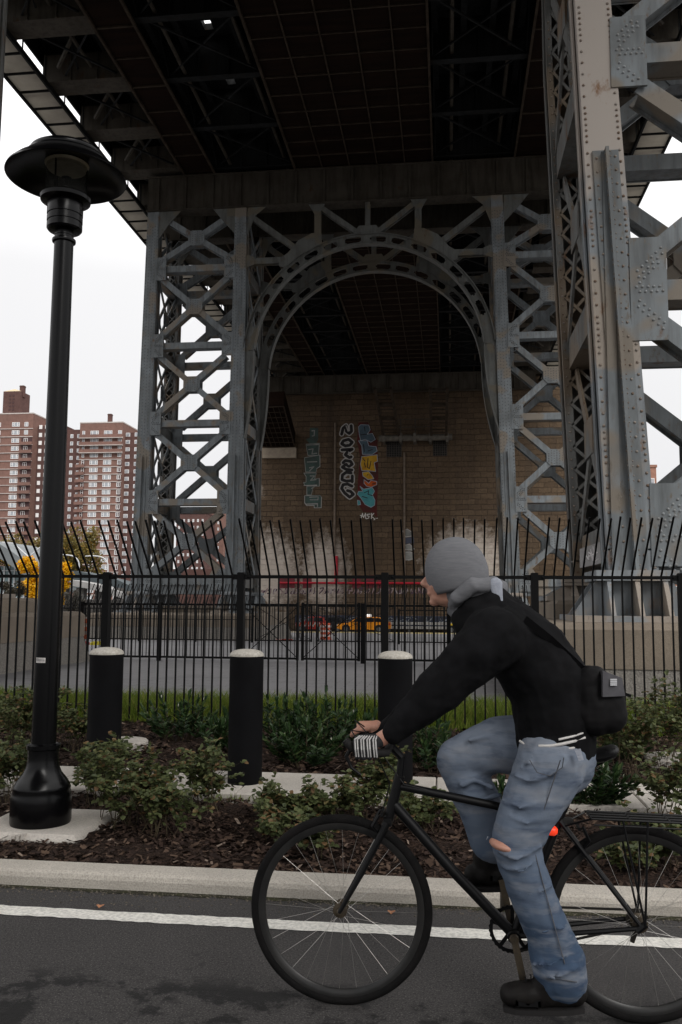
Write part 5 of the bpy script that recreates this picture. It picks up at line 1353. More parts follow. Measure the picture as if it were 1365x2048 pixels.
# ================================================================ planting
M['rose'] = leafmat('rose_leaf', (.038, .052, .018), (.125, .145, .055), (.17, .10, .045), .6)
M['laurel'] = leafmat('laurel_leaf', (.012, .030, .010), (.042, .080, .026), (.09, .13, .045), .42)
M['cane'] = mat('cane', (.07, .06, .03), (.05, .03, .02), 9, .8)
def leaf(mb, c, d, n_, l, w_):
    """pointed leaf folded along its midrib"""
    d = d.normalized(); s = d.cross(n_)
    if s.length < 1e-3: s = Vector((1, 0, 0))
    s.normalize(); n2 = s.cross(d)
    mb.add([c, c+d*l*.35+s*w_+n2*w_*.35, c+d*l*.75+s*w_*.7+n2*w_*.2, c+d*l, c+d*l*.75-s*w_*.7+n2*w_*.2, c+d*l*.35-s*w_+n2*w_*.35, c+d*l*.5], [(0, 6, 1), (1, 6, 2), (2, 6, 3), (0, 5, 6), (5, 4, 6), (4, 3, 6)])
def rose(px, py, Yp, rx, h, label, seed, dens=1.0, group='rose shrubs in the planting beds'):
    rr = random.Random(seed); p = at(px, py, Yp); x0, y0 = p.x, Yp
    t = thing('rose_shrub', (x0, y0, .05), label, 'shrub', group)
    st = MB(); lf = MB(); nc = int(19*dens*(rx/.4))
    for c in range(nc):
        a = rr.uniform(0, 6.28); e = Vector((x0+math.cos(a)*rx*rr.uniform(.2, 1), y0+math.sin(a)*min(rx, .42)*rr.uniform(.1, 1), .05+h*rr.uniform(.55, 1.05)))
        s_ = Vector((x0+rr.gauss(0, rx*.25), y0+rr.gauss(0, .08), .03)); m_ = s_.lerp(e, .5)+Vector((0, 0, h*.14))
        pts = [s_, s_.lerp(m_, .5)+Vector((rr.gauss(0, .01), 0, .03)), m_, m_.lerp(e, .5)+Vector((rr.gauss(0, .015), rr.gauss(0, .01), .01)), e]
        st.tube(pts, [.0035, .003, .0025, .002, .001], 4, caps=False)
        for q in range(3):
            k = rr.uniform(.35, .95)*4; i = min(3, int(k)); b0 = pts[i].lerp(pts[i+1], k-i); b1 = b0+Vector((rr.gauss(0, .09), rr.gauss(0, .07), rr.uniform(.0, .1)))
            st.tube([b0, b1], [.0016, .0008], 3, caps=False); pts2 = [b0, b1]
            for j in range(4):
                b = b0.lerp(b1, .3+.23*j); dr = Vector((rr.gauss(0, 1), rr.gauss(0, 1), rr.gauss(.1, .5))).normalized()
                sp = rr.uniform(.022, .04)
                for u in range(5):
                    cc = b+dr*sp*(.4+.35*(u//2)); sd = dr.cross(Vector((0, 0, 1)))*(1 if u % 2 else -1); dd = dr if u == 4 else (dr*.5+sd)
                    if u == 4: cc = b+dr*sp*1.2
                    leaf(lf, cc, dd+Vector((0, 0, rr.gauss(0, .25))), Vector((rr.gauss(0, .35), rr.gauss(-.15, .35), 1)), rr.uniform(.026, .044), rr.uniform(.013, .020))
        for j in range(9):
            k = rr.uniform(.25, 1)*4*.999; i = min(3, int(k)); b = pts[i].lerp(pts[i+1], k-i); dr = Vector((rr.gauss(0, 1), rr.gauss(0, 1), rr.gauss(.2, .5))).normalized()
            for u in range(5):
                sd = dr.cross(Vector((0, 0, 1)))*(1 if u % 2 else -1); dd = dr if u == 4 else (dr*.5+sd)
                leaf(lf, b+dr*(.01+.014*(u//2+(u == 4))), dd+Vector((0, 0, rr.gauss(0, .25))), Vector((rr.gauss(0, .35), rr.gauss(-.15, .35), 1)), rr.uniform(.028, .046), rr.uniform(.014, .021))
    st.build('stems', M['cane'], t); lf.build('leaves', M['rose'], t); return t
def laurel(px, py, Yp, rx, h, label, seed, n=26):
    rr = random.Random(seed); p = at(px, py, Yp); x0, y0 = p.x, Yp
    t = thing('laurel_shrub', (x0, y0, .05), label, 'shrub', 'dark evergreen laurels in the rear bed'); st = MB(); lf = MB(); fl = MB()
    for c in range(n):
        a = rr.uniform(0, 6.28); q = rr.random()**.6; e = Vector((x0+math.cos(a)*rx*q, y0+math.sin(a)*min(rx, .4)*q, .05+h*rr.uniform(.5, 1.0)*(1-.35*q*q)))
        s_ = Vector((x0+math.cos(a)*rx*q*.35, y0+math.sin(a)*.1, .03)); pts = [s_, s_.lerp(e, .5)+Vector((0, 0, .02)), e]
        st.tube(pts, [.005, .004, .002], 4, caps=False); up_ = (e-pts[1]).normalized()
        L_ = (e-s_).length
        for j in range(46):
            k = rr.uniform(.2, 1.0); b = s_.lerp(e, k); an = j*2.4; side = Vector((math.cos(an), math.sin(an), 0)); dd = side*(.9-.55*(k > .85))+up_*(.55+.6*(k > .85))
            leaf(lf, b, dd, up_+Vector((rr.gauss(0, .2), rr.gauss(0, .2), 0)), rr.uniform(.06, .10), rr.uniform(.010, .016))
        if rr.random() < .12: fl.ell(e+Vector((0, 0, .02)), (.007, .007, .016), 6, 5)
    st.build('stems', M['cane'], t); lf.build('leaves', M['laurel'], t)
    if fl.v: fl.build('flower_buds', mat('bud_white', (.5, .5, .4)), t)
    return t
rose(255, 1660, 5.75, .40, .46, 'wide rose shrub with reddish leaves just right of the lamp base', 1, 1.0)
rose(330, 1640, 5.55, .34, .36, 'rose shrub leaning over the mulch midway between lamp base and second bollard', 2, .9)
rose(410, 1640, 6.1, .28, .50, 'rose shrub touching the left side of the second bollard\'s foot', 3, 1.0)
rose(205, 1640, 6.3, .33, .50, 'rose shrub hiding the foot of the first bollard', 4, 1.0)
rose(25, 1600, 6.25, .36, .50, 'rose shrub behind the lamp base at the left edge, front bed', 5, 1.0)
rose(600, 1650, 5.9, .36, .22, 'low sparse rose sprigs in front of the concrete strip above the front wheel', 6, .8)
rose(700, 1660, 6.0, .33, .36, 'rose shrub just above the front wheel of the bicycle', 7, .85)
rose(770, 1640, 6.2, .22, .50, 'rose shrub behind the bicycle\'s fork and stem', 8, .9)
rose(555, 1690, 5.5, .28, .18, 'small rose seedling left of the top of the front wheel', 9, .6)
rose(860, 1680, 5.9, .3, .26, 'low rose plant seen inside the frame below the top tube', 10, .7)
rose(1345, 1640, 6.3, .24, .5, 'tall rose shrub at the right edge in front of the concrete strip', 11, 1.1)
rose(1260, 1560, 7.9, .46, .66, 'rose shrub behind the concrete strip at right, beyond the rider\'s bag', 12, 1.0)
rose(1370, 1560, 8.6, .46, .75, 'rose shrub in the rear bed at the right edge by the pale footing', 13, 1.0)
rose(35, 1500, 8.6, .5, .56, 'rose shrub in the rear bed left of the lamp pole', 14, 1.1)
rose(-40, 1500, 7.9, .46, .56, 'rose shrub cut by the left edge in the rear bed', 15, 1.0)
rose(140, 1500, 8.4, .42, .55, 'rose shrub in the rear bed between lamp pole and first bollard', 16, 1.0)
rose(1260, 1700, 5.2, .22, .16, 'small rose plant seen through the rear wheel', 17, .7)
rose(1340, 1720, 5.3, .28, .3, 'rose plant behind the upper right of the rear wheel', 18, .8)
rose(660, 1700, 5.25, .2, .2, 'little rose plant behind the upper rim of the front wheel', 19, .6)
laurel(360, 1500, 9.3, .42, .50, 'dark evergreen laurel between the first and second bollards', 30, 24)
laurel(440, 1510, 8.6, .26, .42, 'small dark laurel against the left side of the second bollard', 31, 14)
laurel(570, 1520, 8.9, .42, .66, 'tall dark laurel just right of the second bollard', 32, 26)
laurel(660, 1520, 8.8, .46, .66, 'tall dark laurel with upright tips in front of the grass, left of the handlebar', 33, 28)
laurel(610, 1545, 8.1, .4, .42, 'lower dark laurel spreading over the rear bed mulch', 34, 22)
laurel(725, 1530, 8.9, .28, .45, 'dark laurel behind the rider\'s hands', 35, 15)
laurel(865, 1560, 8.0, .3, .55, 'dark laurel seen between the handlebar and the raised knee', 36, 18)
laurel(1010, 1650, 6.45, .26, .3, 'dark laurel under the bicycle\'s top tube', 37, 14)
laurel(1175, 1610, 6.75, .34, .46, 'dark laurel between the rider\'s leg and the bare concrete slab', 38, 24)
laurel(1230, 1500, 8.9, .3, .32, 'dark laurel right behind the rider\'s bag', 39, 14)
blades(260, lambda: (R.uniform(-1.8, .2), 6.59-abs(R.gauss(0, .03)), .05), 'strip_weeds', M['grass'], .03, .07, .004)

# ================================================================ bicycle
YB = 3.5
def j(px, py, dy=0.): return at(px, py, YB+dy)
blackp = mat('bike_paint', (.004, .004, .0045), (.006, .006, .0065), 8, .42, spec=.2); rubber = mat('bike_tyre', (.005, .005, .005), (.009, .008, .008), 12, .85, spec=.12, bstr=.3, bscale=120); alloy = mat('rim_alloy', (.035, .034, .033), (.02, .02, .02), 6, .3, metal=.3)
steelw = mat('spoke_steel', (.5, .48, .45), None, rough=.3, metal=.8); brass = mat('worn_crank', (.09, .07, .045), (.05, .04, .03), 20, .5, metal=.4)
bike = thing('bicycle', (.13, YB, 0), 'matt black road bicycle with rear rack and orange-red tail light, ridden to the left', 'bicycle')
hubF = Vector((-.421, YB, .352)); hubR = Vector((.697, YB, .352))
for hub, rearw in ((hubF, 0), (hubR, 1)):
    mb = MB(); n = 72; tp = [(0.336+.0185*math.cos(a), .0175*math.sin(a)) for a in [i*2*math.pi/12 for i in range(12)]]
    vs = []; fs = []
    for i in range(n):
        a = 2*math.pi*i/n
        for r_, y_ in tp: vs.append((hub.x+r_*math.cos(a), hub.y+y_, hub.z+r_*math.sin(a)))
    for i in range(n):
        for k in range(12): fs.append((i*12+k, ((i+1) % n)*12+k, ((i+1) % n)*12+(k+1) % 12, i*12+(k+1) % 12))
    mb.add(vs, fs); wh = mb.build('wheel', rubber, bike, smooth=True, angle=180); wh['label'] = 'rear wheel' if rearw else 'front wheel'
    mb = MB(); tp = [(.330, -.011), (.325, -.012), (.306, -.010), (.296, -.004), (.296, .004), (.306, .010), (.325, .012), (.330, .011)]; vs = []; fs = []; m_ = len(tp)
    for i in range(n):
        a = 2*math.pi*i/n
        for r_, y_ in tp: vs.append((hub.x+r_*math.cos(a), hub.y+y_, hub.z+r_*math.sin(a)))
    for i in range(n):
        for k in range(m_): fs.append((i*m_+k, ((i+1) % n)*m_+k, ((i+1) % n)*m_+(k+1) % m_, i*m_+(k+1) % m_))
    mb.add(vs, fs); mb.build('rim', alloy, wh, smooth=True, angle=40)
    mb = MB()
    for i in range(28):
        a = 2*math.pi*(i+.5)/28+.1; b_ = a+(1 if i % 4 < 2 else -1)*.9; sy = (1 if i % 2 else -1)*.024
        mb.tube([(hub.x+.02*math.cos(b_), hub.y+sy, hub.z+.02*math.sin(b_)), (hub.x+.297*math.cos(a), hub.y, hub.z+.297*math.sin(a))], .0006, 4)
    mb.build('spokes', steelw, wh)
    mb = MB(); mb.lathe((hub.x, hub.y, hub.z), [(.006, -.055), (.011, -.05), (.011, -.03), (.028, -.027), (.028, -.022), (.019, -.018), (.019, .018), (.028, .022), (.028, .027), (.011, .03), (.011, .05), (.006, .055)], 16, 'y'); mb.build('hub', brass, wh, smooth=True)
ht, hb_ = j(799, 1556), j(783, 1618); bb = j(1027, 1868); sc = j(1119, 1640); crown = j(777, 1640)
mb = MB(); mb.tube([ht+(ht-hb_)*.08, hb_], .021, 14); mb.tube([j(800, 1572), j(990, 1611), sc+Vector((0, 0, -.01))], [.016, .0155, .015], 14); mb.tube([j(786, 1606), j(905, 1740), bb], [.020, .0205, .020], 14)
mb.tube([bb, sc+(sc-bb)*.03], .016, 14)
for s in (-1, 1):
    d = Vector((0, s*.055, 0)); mb.tube([sc+Vector((0, s*.014, 0)), hubR+d], [.010, .008], 8); mb.tube([bb+Vector((0, s*.02, 0)), bb.lerp(hubR, .4)+Vector((0, s*.045, 0)), hubR+d], [.011, .010, .008], 8)
    mb.tube([hubR+d+Vector((-.02, 0, -.012)), hubR+d+Vector((.015, 0, .015))], .012, 6)
mb.lathe((bb.x, bb.y, bb.z), [(.022, -.036), (.024, -.034), (.024, .034), (.022, .036)], 18, 'y')
mb.build('frame', blackp, bike, smooth=True)
mb = MB(); mb.tube([hb_, crown], .02, 12); mb.bar(crown+Vector((0, -.045, 0)), crown+Vector((0, .045, 0)), .03, .03, (0, 0, 1))
for s in (-1, 1): mb.tube([crown+Vector((0, s*.04, .0)), crown.lerp(hubF, .55)+Vector((.004, s*.05, 0)), hubF+Vector((0, s*.05, 0))], [.0145, .012, .008], 10)
mb.build('fork', blackp, bike, smooth=True)
stt = j(806, 1497); mb = MB(); mb.tube([ht, ht.lerp(stt, .75)], .0145, 10); mb.tube([ht.lerp(stt, .7), stt+Vector((-.05, 0, .012))], .016, 10); mb.build('stem', blackp, bike, smooth=True)
bc = stt+Vector((-.05, 0, .012)); mb = MB()
mb.tube([bc+Vector((0, -.15, 0)), bc+Vector((0, .15, 0))], .0145, 12)
for s in (-1, 1):
    e1 = bc+Vector((-.005, s*.19, 0)); mb.tube([bc+Vector((0, s*.14, 0)), bc+Vector((0, s*.175, 0)), e1+Vector((-.025, 0, .0)), e1+Vector((-.08, 0, .004)), e1+Vector((-.125, s*.005, .018)), e1+Vector((-.15, s*.008, .045))], [.0145, .0155, .0165, .0165, .017, .014], 12)
hbm = mb.build('handlebar', mat('bar_tape', (.008, .008, .008), (.014, .013, .013), 60, .8), bike, smooth=True)
for s in (-1, 1):
    e1 = bc+Vector((-.13, s*.195, .02)); mb = MB(); mb.tube([e1, e1+Vector((-.02, 0, -.035)), e1+Vector((-.0, 0, -.075)), e1+Vector((.035, 0, -.10))], [.009, .008, .006, .005], 8); mb.build('brake_lever', blackp, hbm, smooth=True)
mb = MB()
cp = hb_.lerp(crown, .8)+Vector((-.015, -.05, -.01)); 
mb.tube([cp+Vector((-.02, 0, .03)), cp+Vector((-.045, 0, -.01)), cp+Vector((-.03, .02, -.035))], .007, 6); mb.tube([cp+Vector((-.02, .09, .03)), cp+Vector((-.045, .09, -.01)), cp+Vector((-.03, .07, -.035))], .007, 6); mb.tube([cp+Vector((-.01, 0, .03)), cp+Vector((-.01, .1, .03))], .007, 6)
mb.build('front_brake', blackp, bike, smooth=True)
mb = MB(); rp_ = sc.lerp(hubR, .18); mb.tube([rp_+Vector((.03, -.04, .05)), rp_+Vector((.055, -.03, 0)), rp_+Vector((.035, -.015, -.03))], .007, 6); mb.tube([rp_+Vector((.02, -.03, .04)), rp_+Vector((.02, .03, .04))], .007, 6); mb.build('rear_brake', blackp, bike, smooth=True)
# brake cable
mb = MB(); mb.tube([bc+Vector((-.1, -.19, .03)), bc+Vector((-.14, -.12, .07)), bc+Vector((-.09, -.03, .05)), ht+Vector((-.035, -.02, -.02)), crown+Vector((-.02, -.02, .04))], .0028, 6); mb.tube([bc+Vector((-.1, .19, .03)), bc+Vector((-.15, .1, .08)), bc+Vector((-.1, .0, .055)), ht+Vector((.02, -.02, -.02)), j(900, 1590), sc], .0026, 6); mb.build('brake_cable', blackp, bike, smooth=True)
# crankset
chn = MB(); n = 60; cr = .086; vs = []; fs = []
for i in range(n):
    a = 2*math.pi*i/n
    for r_, y_ in ((cr+(.004 if i % 2 else 0), -.052), (cr-.012, -.052), (cr-.012, -.048), (cr+(.004 if i % 2 else 0), -.048)): vs.append((bb.x+r_*math.cos(a), bb.y-y_, bb.z+r_*math.sin(a)))
for i in range(n):
    for k in range(4): fs.append((i*4+k, ((i+1) % n)*4+k, ((i+1) % n)*4+(k+1) % 4, i*4+(k+1) % 4))
chn.add(vs, fs)
for i in range(5): a = i*1.2566+.3; chn.bar(bb+Vector((0, .05, 0)), bb+Vector((math.cos(a)*(cr-.006), .05, math.sin(a)*(cr-.006))), .014, .005)
chn.lathe((bb.x, bb.y, bb.z), [(.012, .03), (.02, .04), (.02, .055)], 14, 'y')
chn.build('chainring', blackp, bike, smooth=True, angle=30)
pl = at(1053, 1990, YB-.10); pu = Vector((bb.x-(pl.x-bb.x), YB+.07, bb.z-(pl.z-bb.z)))
pl = Vector((pl.x, YB-.07, pl.z))
for p_, s in ((pl, -1), (pu, 1)):
    c0 = bb+Vector((0, s*.055, 0)); mb = MB(); mb.tube([bb+Vector((0, s*.03, 0)), c0], .012, 8); mb.bar(c0, Vector((p_.x, YB+s*.07, p_.z)), .026, .013); mb.lathe((c0.x, c0.y-.008, c0.z), [(.016, 0), (.018, .004), (.018, .014), (.015, .018)], 14, 'y'); ck = mb.build('crank', brass, bike, smooth=True)
    mb = MB(); c = Vector((p_.x, YB+s*.125, p_.z)); mb.tube([c+Vector((0, -s*.055, 0)), c+Vector((0, s*.045, 0))], .007, 8)
    for dx in (-.042, .036): mb.bev(c.x+dx, c.x+dx+.008, c.y-.045, c.y+.045, c.z-.013, c.z+.013, .003)
    for dy in (-.045, .037): mb.box(c.x-.042, c.x+.044, c.y+dy, c.y+dy+.008, c.z-.011, c.z+.011)
    mb.build('pedal', blackp, ck)
mb = MB(); sr = .03
for s in (1, -1): mb.bar(bb+Vector((0, .05, s*cr)), hubR+Vector((0, .05, s*sr)), .008, .006)
mb.build('chain', mat('chain_steel', (.03, .028, .025), None, rough=.5, metal=.5), bike)
mb = MB(); mb.lathe((hubR.x, hubR.y, hubR.z), [(.02, .028), (.042, .03), (.042, .034), (.034, .035), (.034, .045), (.028, .046), (.028, .055), (.015, .056)], 22, 'y')
mb.tube([hubR+Vector((.005, .055, -.03)), hubR+Vector((-.015, .06, -.09))], .01, 8); mb.build('sprockets', mat('sprocket', (.04, .035, .03), None, rough=.4, metal=.6), bike, smooth=True)
sd_ = j(1168, 1530); mb = MB(); mb.tube([sc, sd_], .0135, 12); mb.build('seat_post', blackp, bike, smooth=True)
mb = MB(); secs = [(-.14, .018, .012), (-.10, .024, .018), (-.04, .034, .02), (.02, .058, .022), (.07, .074, .026), (.11, .07, .024), (.125, .04, .012)]; vs = []; fs = []; m_ = 14
for dx, hw, hh in secs:
    for k in range(m_): a = 2*math.pi*k/m_; vs.append((sd_.x+dx, YB+hw*math.cos(a), sd_.z+.03+hh*math.sin(a)+.03*(max(0, dx)/.12)**2))
for i in range(len(secs)-1):
    for k in range(m_): fs.append((i*m_+k, (i+1)*m_+k, (i+1)*m_+(k+1) % m_, i*m_+(k+1) % m_))
fs += [tuple(range(m_)), tuple((len(secs)-1)*m_+k for k in range(m_-1, -1, -1))]
mb.add(vs, fs)
for s in (-1, 1): mb.tube([sd_+Vector((-.1, s*.015, .02)), sd_+Vector((-.03, s*.02, 0)), sd_+Vector((.04, s*.02, .0)), sd_+Vector((.09, s*.03, .03))], .0035, 6)
mb.build('saddle', blackp, bike, smooth=True, angle=60)
# rear rack
rk = MB(); r0, r1 = j(1178, 1630), Vector((.93, YB, j(1178, 1630).z-.005))
for y_ in (-.06, -.02, .02, .06): rk.tube([r0+Vector((0, y_, 0)), r1+Vector((0, y_, 0))], .0045, 6)
for u in (0, .35, .7, 1): c = r0.lerp(r1, u); rk.tube([c+Vector((0, -.06, 0)), c+Vector((0, .06, 0))], .0045, 6)
for s in (-1, 1):
    for u in (.28, .5): rk.tube([r0.lerp(r1, u)+Vector((0, s*.06, 0)), hubR+Vector((.01, s*.065, .01))], .0045, 6)
    rk.tube([r0+Vector((0, s*.06, 0)), sc.lerp(hubR, .05)+Vector((0, s*.02, 0))], .004, 6)
    rk.tube([r0+Vector((.01, s*.06, -.022)), r1+Vector((0, s*.06, -.022))], .0035, 6)
rk.build('rear_rack', blackp, bike, smooth=True)
tl = j(1099, 1660, -.03); mb = MB(); mb.tube([tl+Vector((-.035, 0, .004)), tl+Vector((-.03, 0, .004)), tl+Vector((.02, 0, -.003)), tl+Vector((.03, 0, -.004))], [.008, .02, .018, .010], 14); mb.build('tail_light', mat('tail_light', (.75, .045, .015), None, rough=.25, em=((1, .06, .02), .5)), bike, smooth=True)
mb = MB(); mb.tube([tl+Vector((0, -.0, 0)), sc+Vector((0, 0, -.02))], .006, 6); mb.bev(sc.x+.005, sc.x+.05, YB-.015, YB+.015, sc.z-.01, sc.z+.01, .004); mb.build('seat_clamp', alloy, bike)

# ================================================================ rider
def remesh(o, vox, smooth=6, tex=None, st=0):
    m_ = o.modifiers.new('remesh', 'REMESH'); m_.mode = 'VOXEL'; m_.voxel_size = vox; m_.use_smooth_shade = True
    if smooth: s_ = o.modifiers.new('smooth', 'SMOOTH'); s_.iterations = smooth; s_.factor = .5
    if tex is not None:
        d = o.modifiers.new('folds', 'DISPLACE'); d.texture = tex; d.strength = st; d.mid_level = .5; d.texture_coords = 'LOCAL'
    return o
def cloth_tex(name, size, depth=2):
    t = bpy.data.textures.new(name, 'CLOUDS'); t.noise_scale = size; t.noise_depth = depth; return t
def cap(mb, a, b_, ra, rb, ya=1.0, n=16, steps=5):
    """closed tapered limb piece with round ends; ya scales the thickness across the body"""
    a, b_ = Vector(a), Vector(b_); d = (b_-a); L_ = d.length; d.normalize()
    sy = Vector((0, 1, 0)); sy = (sy-d*sy.dot(d)).normalized(); u = d.cross(sy)
    prof = [(-ra*math.cos(t), ra*math.sin(t)) for t in [i*math.pi/2/steps for i in range(steps+1)]]+[(L_+rb*math.sin(t), rb*math.cos(t)) for t in [i*math.pi/2/steps for i in range(steps+1)]]
    vs = []; fs = []
    for h, r_ in prof:
        r_ = max(r_, .0005)
        for k in range(n): t = 2*math.pi*k/n; vs.append(a+d*h+u*(r_*math.cos(t))+sy*(r_*ya*math.sin(t)))
    m_ = len(prof)
    for i in range(m_-1):
        for k in range(n): fs.append((i*n+k, i*n+(k+1) % n, (i+1)*n+(k+1) % n, (i+1)*n+k))
    fs += [tuple(range(n-1, -1, -1)), tuple((m_-1)*n+k for k in range(n))]
    mb.add(vs, fs)
def chain(mb, pts, rs, ya=1.0):
    for i in range(len(pts)-1): cap(mb, pts[i], pts[i+1], rs[i], rs[i+1], ya)
skin = mat('skin', (.46, .25, .18), (.40, .20, .145), 25, .5, spec=.35)
knit = None
def knit_mat():
    m, nt, b = nmat('grey_knit'); t = nt.nodes.new('ShaderNodeTexCoord'); wv = nt.nodes.new('ShaderNodeTexWave'); wv.bands_direction = 'Z'; wv.inputs['Scale'].default_value = 80; wv.inputs['Distortion'].default_value = 1.6; wv.inputs['Detail'].default_value = 2
    nt.links.new(t.outputs['Object'], wv.inputs['Vector']); f = noise_fac(nt, 60, lo=.3, hi=.7, stretch=(.3, 1, 3)); c1 = mixc(nt, f, (.13, .132, .142), (.20, .202, .213)); col = mixc(nt, wv.outputs[0], c1, (.15, .152, .162))
    nt.links.new(col, b.inputs['Base Color']); b.inputs['Roughness'].default_value = .95; b.inputs['Specular IOR Level'].default_value = .1; bump(nt, b, wv.outputs[0], .2, .002); return m
knit = knit_mat(); knitl = mat('light_knit', (.34, .36, .41), (.28, .3, .35), 40, .95, bstr=.4, bscale=150)
jack = mat('black_fleece', (.0055, .0055, .006), (.009, .009, .010), 14, .95, spec=.1, bstr=.3, bscale=200, bdist=.002)
rider = thing('person', (.25, YB, 0), 'cyclist in grey beanie, black jacket and torn blue jeans leaning over the handlebar, riding left', 'person')
hc = at(915, 1142, YB)
def hp(px, py, dy=0.): return at(px, py, YB+dy)
# continuous body: head, neck, trunk core, arms with hands, legs
b = MB()
b.ell(hc, (.092, .074, .112), 24, 16, Matrix.Rotation(rad(-8), 3, 'Y'))
b.ell(hp(890, 1170), (.070, .060, .075), 20, 14)                                # face mass
cap(b, hp(878, 1192), hp(912, 1198), .036, .042, 1.15)                             # jaw
b.ell(hp(870, 1204), (.022, .022, .018))                                            # chin
for (p0, p1, r0_, r1_, w_) in ((hp(860, 1150), hp(847, 1167), .010, .0125, .9), (hp(847, 1167), hp(856, 1172), .0115, .012, 1.2)): cap(b, p0, p1, r0_, r1_, w_)   # nose
for dy in (-.009, .009): b.ell(hp(853, 1170, dy), (.009, .0075, .007), 10, 8)   # nostril wings
for dy in (-.03, .03): b.ell(hp(866, 1150, dy), (.022, .022, .008), 12, 8); b.ell(hp(872, 1172, dy*1.15), (.022, .018, .018), 12, 8)    # brows, cheeks
for z_, r_ in ((1180, .0075), (1187, .0085)): cap(b, hp(859, z_, -.016), hp(859, z_, .016), r_, r_, 1)   # lips
for dy in (-.078, .078): b.ell(hp(925, 1160, dy), (.018, .010, .030), 12, 10)     # ears (under the beanie)
cap(b, hp(915, 1190), hp(960, 1240), .055, .062)                                   # neck
chain(b, [hp(975, 1262), hp(1050, 1350), hp(1112, 1470), hp(1122, 1520)], [.085, .085, .08, .08], 1.35)
for s in (-1, 1):
    dy = s*.17
    chain(b, [hp(985, 1282, dy*.8), hp(875, 1375, dy*1.15), hp(790 if s < 0 else 752, 1462 if s < 0 else 1478, dy*1.12)], [.055, .042, .028])
# legs
NL = [hp(1112, 1525, -.10), hp(1024, 1685, -.13), hp(1118, 1945, -.12)]; FL = [hp(1095, 1500, .10), hp(925, 1530, .13), hp(982, 1712, .12)]
chain(b, NL, [.07, .045, .030]); chain(b, FL, [.06, .042, .030])
cap(b, NL[2], hp(1085, 1982, -.12), .028, .02); cap(b, FL[2], hp(970, 1745, .12), .028, .02)
# hands closed on the bar: palm, thumb and four unequal bent fingers each
barN = bc+Vector((-.075, -.19, .006)); barF = bc+Vector((-.105, .195, .012))
def hand(mb, wrist, grip, s, sc_=1.0):
    """s=-1 camera side. fingers wrap round a bar that runs forward (-x)"""
    g = grip; k = sc_
    palm0 = g+Vector((.035, -s*.004, .032)); palm1 = g+Vector((-.03, s*.0, .034))
    cap(mb, wrist, palm0, .027*k, .024*k); cap(mb, palm0, palm1, .022*k, .017*k, 1.5)
    for i, ln in enumerate((.92, 1.0, .95, .78)):
        x_ = -.036+i*.0225; r_ = (.0095, .0098, .0092, .0082)[i]*k
        kn = g+Vector((x_, s*.026, .036-.002*i)); p1 = g+Vector((x_+.004, s*.040*ln, .012)); p2 = g+Vector((x_+.006, s*.030, -.018*ln)); p3 = g+Vector((x_+.006, s*.004, -.027*ln))
        chain(mb, [palm0.lerp(palm1, i/3+.0 if i < 4 else 1), kn], [r_*1.1, r_*1.15]); chain(mb, [kn, p1, p2, p3], [r_*1.12, r_, r_*.95, r_*.8])
    t0 = palm1.lerp(palm0, .5)+Vector((0, -s*.018, -.004)); t1 = g+Vector((-.032, -s*.030, .022)); t2 = g+Vector((-.058, -s*.024, .006)); t3 = g+Vector((-.066, -s*.008, -.006)); chain(mb, [t0, t1, t2, t3], [.015*k, .0125*k, .011*k, .009*k])
hand(b, hp(790, 1462, -.19), barN, -1, 1.12); hand(b, hp(752, 1478, .19), barF, 1, 1.1)
bo = remesh(b.build('body', skin, rider), .0045, 3)
# eyes, brow hair
for dy in (-.028, .028):
    mb = MB(); mb.ell(hp(866, 1156, dy), (.011, .0125, .0105), 14, 10); e_ = mb.build('eye', mat('eye_white', (.6, .58, .55), None, rough=.2), rider, smooth=True, angle=180)
    mb = MB(); mb.ell(hp(862, 1156, dy)+Vector((-.006, 0, 0)), (.004, .0058, .0058), 12, 8); mb.build('iris', mat('iris', (.03, .02, .012), None, rough=.1), e_, smooth=True, angle=180)
mb = MB()
for dy in (-1, 1):
    for i in range(22): x = i/21; c = hp(860+x*7, 1146-2*math.sin(x*3), dy*(.014+.03*x)); mb.tube([c, c+Vector((.004, dy*.006, .003))], .0011, 4)
mb.build('eyebrows', mat('brow_hair', (.03, .02, .014)), rider)
# fingertip gloves on the near hand
mb = MB(); g = barN
for i, ln in enumerate((.92, 1.0, .95, .78)):
    x_ = -.036+i*.0225; r_ = (.0095, .0098, .0092, .0082)[i]+.0028
    kn = g+Vector((x_, -.026, .038-.002*i)); p1 = g+Vector((x_+.004, -.042*ln, .012)); p2 = g+Vector((x_+.006, -.032, -.018*ln)); chain(mb, [g+Vector((x_*.8+.01, -.004, .046)), kn, p1, p2], [r_*1.1, r_*1.1, r_, r_*.9])
cap(mb, g+Vector((.045, .004, .038)), g+Vector((-.028, 0, .037)), .027, .021, 1.35)
remesh(mb.build('glove', mat('dark_glove', (.015, .015, .016), (.03, .03, .032), 40, .8), rider), .004, 3)
mb = MB()
for i in range(4):
    x_ = -.036+i*.0225
    for o_ in (-.004, .005): mb.tube([g+Vector((x_*.8+.01+o_, -.016, .0575)), g+Vector((x_+o_, -.036, .047)), g+Vector((x_+.004+o_, -.053, .014)), g+Vector((x_+.006+o_, -.043, -.014))], .0028, 6)
mb.build('glove_stripes', mat('glove_white', (.5, .49, .48), (.38, .37, .36), 60, .8), rider, smooth=True)
